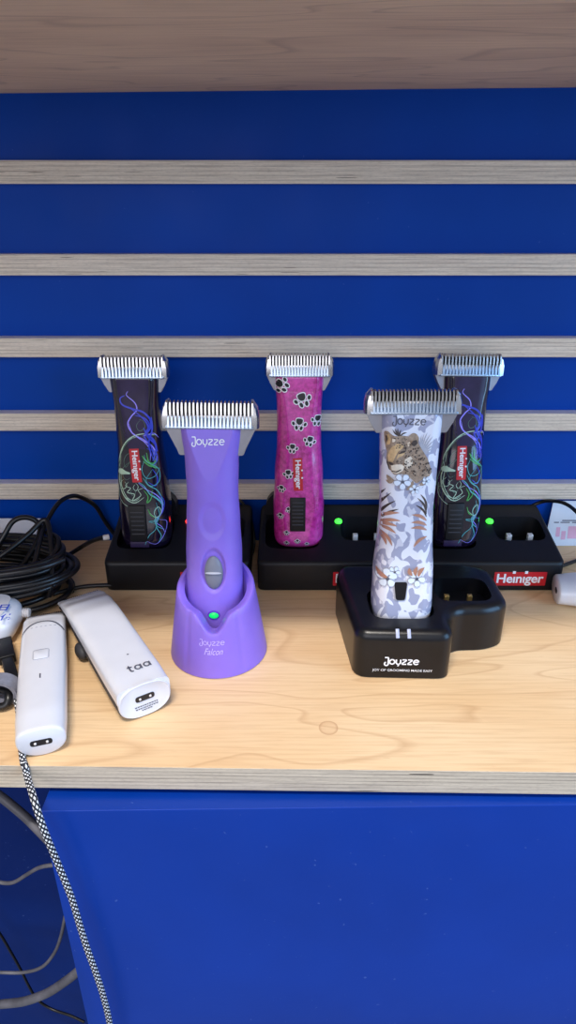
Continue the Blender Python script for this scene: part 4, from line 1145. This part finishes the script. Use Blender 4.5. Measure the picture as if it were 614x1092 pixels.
A = Vector(rel([tuple(on_z(4, 684, 0.008))], bo)[0]); B = Vector(rel([tuple(on_z(8, 704, 0.008))], bo)[0]); Cc = Vector(rel([tuple(on_z(14, 726, 0.0075))], bo)[0])
bar(bm, A, B, 0.0120, 0.0075, 0.0008); bar(bm, B, Cc, 0.0085, 0.0065, 0.0015); obj('plug', bm, 'black', bc)
# strap rolled round the cable bundle
bm = bmesh.new(); S0 = Vector(rel([tuple(on_z(3, 736, 0.010))], bo)[0]); rings = []
for k in range(49):
    a = 2 * math.pi * 1.55 * k / 48 - 0.9; r = 0.0085 + 0.0018 * k / 48
    cx = S0.x + r * math.cos(a) * 1.15; cz = S0.z + r * math.sin(a)
    nx, nz = math.cos(a), math.sin(a); th = 0.0006; hw = 0.0055
    rings.append([(cx - nx * th, S0.y - hw, cz - nz * th), (cx + nx * th, S0.y - hw, cz + nz * th), (cx + nx * th, S0.y + hw, cz + nz * th), (cx - nx * th, S0.y + hw, cz - nz * th)])
zmin = min(p[2] for r_ in rings for p in r_)
rings = [[(x, y, z - zmin + 0.0003) for x, y, z in r_] for r_ in rings]
grid_rings(bm, rings); obj('strap', bm, 'strap', bc, 40)
bm = bmesh.new(); tube(bm, [(S0.x - 0.025, S0.y + 0.004, 0.0075), (S0.x, S0.y, 0.0100), (S0.x + 0.006, S0.y - 0.006, 0.0085), (S0.x + 0.002, S0.y - 0.010, 0.0040), (S0.x - 0.022, S0.y - 0.010, 0.0040)], 0.0028, 12, 8); obj('cord_loop', bm, 'rubber', bc, 60)

# cables in the recess under the desk
cable('hanging_cable', [op(-30, 1075, 0.275), op(0, 1071, 0.275), op(25, 1068, 0.278), op(48, 1060, 0.280), op(66, 1049, 0.283), op(84, 1035, 0.287), op(110, 1010, 0.272)], 0.0036, 'cable_dusty', 'thickest grey cable under the desk left of the blue panel')
cable('hanging_cable', [op(-30, 1036, 0.262), op(0, 1037, 0.262), op(25, 1037, 0.262), op(45, 1031, 0.264), op(58, 1016, 0.266), op(65, 998, 0.270), op(70, 975, 0.272), op(76, 950, 0.268)], 0.0014, 'cable_dusty', 'thin cable under the desk curving up to the blue panel edge')
cable('hanging_cable', [op(-20, 935, 0.255), op(0, 941, 0.255), op(14, 941, 0.258), op(28, 933, 0.262), op(40, 926, 0.268), op(52, 923, 0.274), op(70, 922, 0.274)], 0.0015, 'cable_dusty', 'uppermost thin cable sagging in the recess under the desk')
cable('hanging_cable', [op(-15, 978, 0.205), op(0, 996, 0.205), op(12, 1016, 0.205), op(22, 1034, 0.205), op(31, 1052, 0.205), op(40, 1066, 0.207), op(55, 1076, 0.210), op(75, 1083, 0.215), op(90, 1090, 0.220)], 0.0013, 'rubber', 'dark thin cable running down the back of the recess')
cable('hanging_cable', [op(-30, 828, 0.262), op(0, 849, 0.265), op(14, 860, 0.268), op(28, 872, 0.272), op(42, 886, 0.277), op(60, 905, 0.279)], 0.0034, 'cable_dusty', 'thick grey cable running diagonally just under the desk edge')

# ------------------------------------------------------------------ light
def area(name, loc, target, sx, sy, power, rgb):
    d = bpy.data.lights.new(name, 'AREA'); d.shape = 'RECTANGLE'; d.size = sx; d.size_y = sy; d.energy = power; d.color = rgb
    o = bpy.data.objects.new(name, d); C.objects.link(o); o.location = loc
    o.rotation_euler = (Vector(target) - Vector(loc)).to_track_quat('-Z', 'Y').to_euler(); return o
area('ceiling_lamp', (-0.12, -0.945, 1.60), (-0.05, -0.30, 0.0), 0.55, 0.07, 22.0, (1.0, 0.93, 0.84))
area('window_light', (1.3, -1.0, 0.55), (0.0, -0.1, 0.05), 0.9, 1.0, 17.0, (0.28, 0.58, 1.0))
area('room_light', (-0.5, -2.2, 0.9), (0.0, 0.0, 0.1), 1.6, 1.2, 14.0, (0.95, 0.93, 1.0))
w = bpy.data.worlds.new('world'); sc.world = w; w.use_nodes = True
bg = w.node_tree.nodes['Background']; bg.inputs[0].default_value = (0.72, 0.73, 0.80, 1); bg.inputs[1].default_value = 0.48
sc.view_settings.view_transform = 'Standard'; sc.view_settings.look = 'None'
sc.view_settings.gamma = 1.0; sc.view_settings.use_curve_mapping = False; sc.view_settings.exposure = 0.25
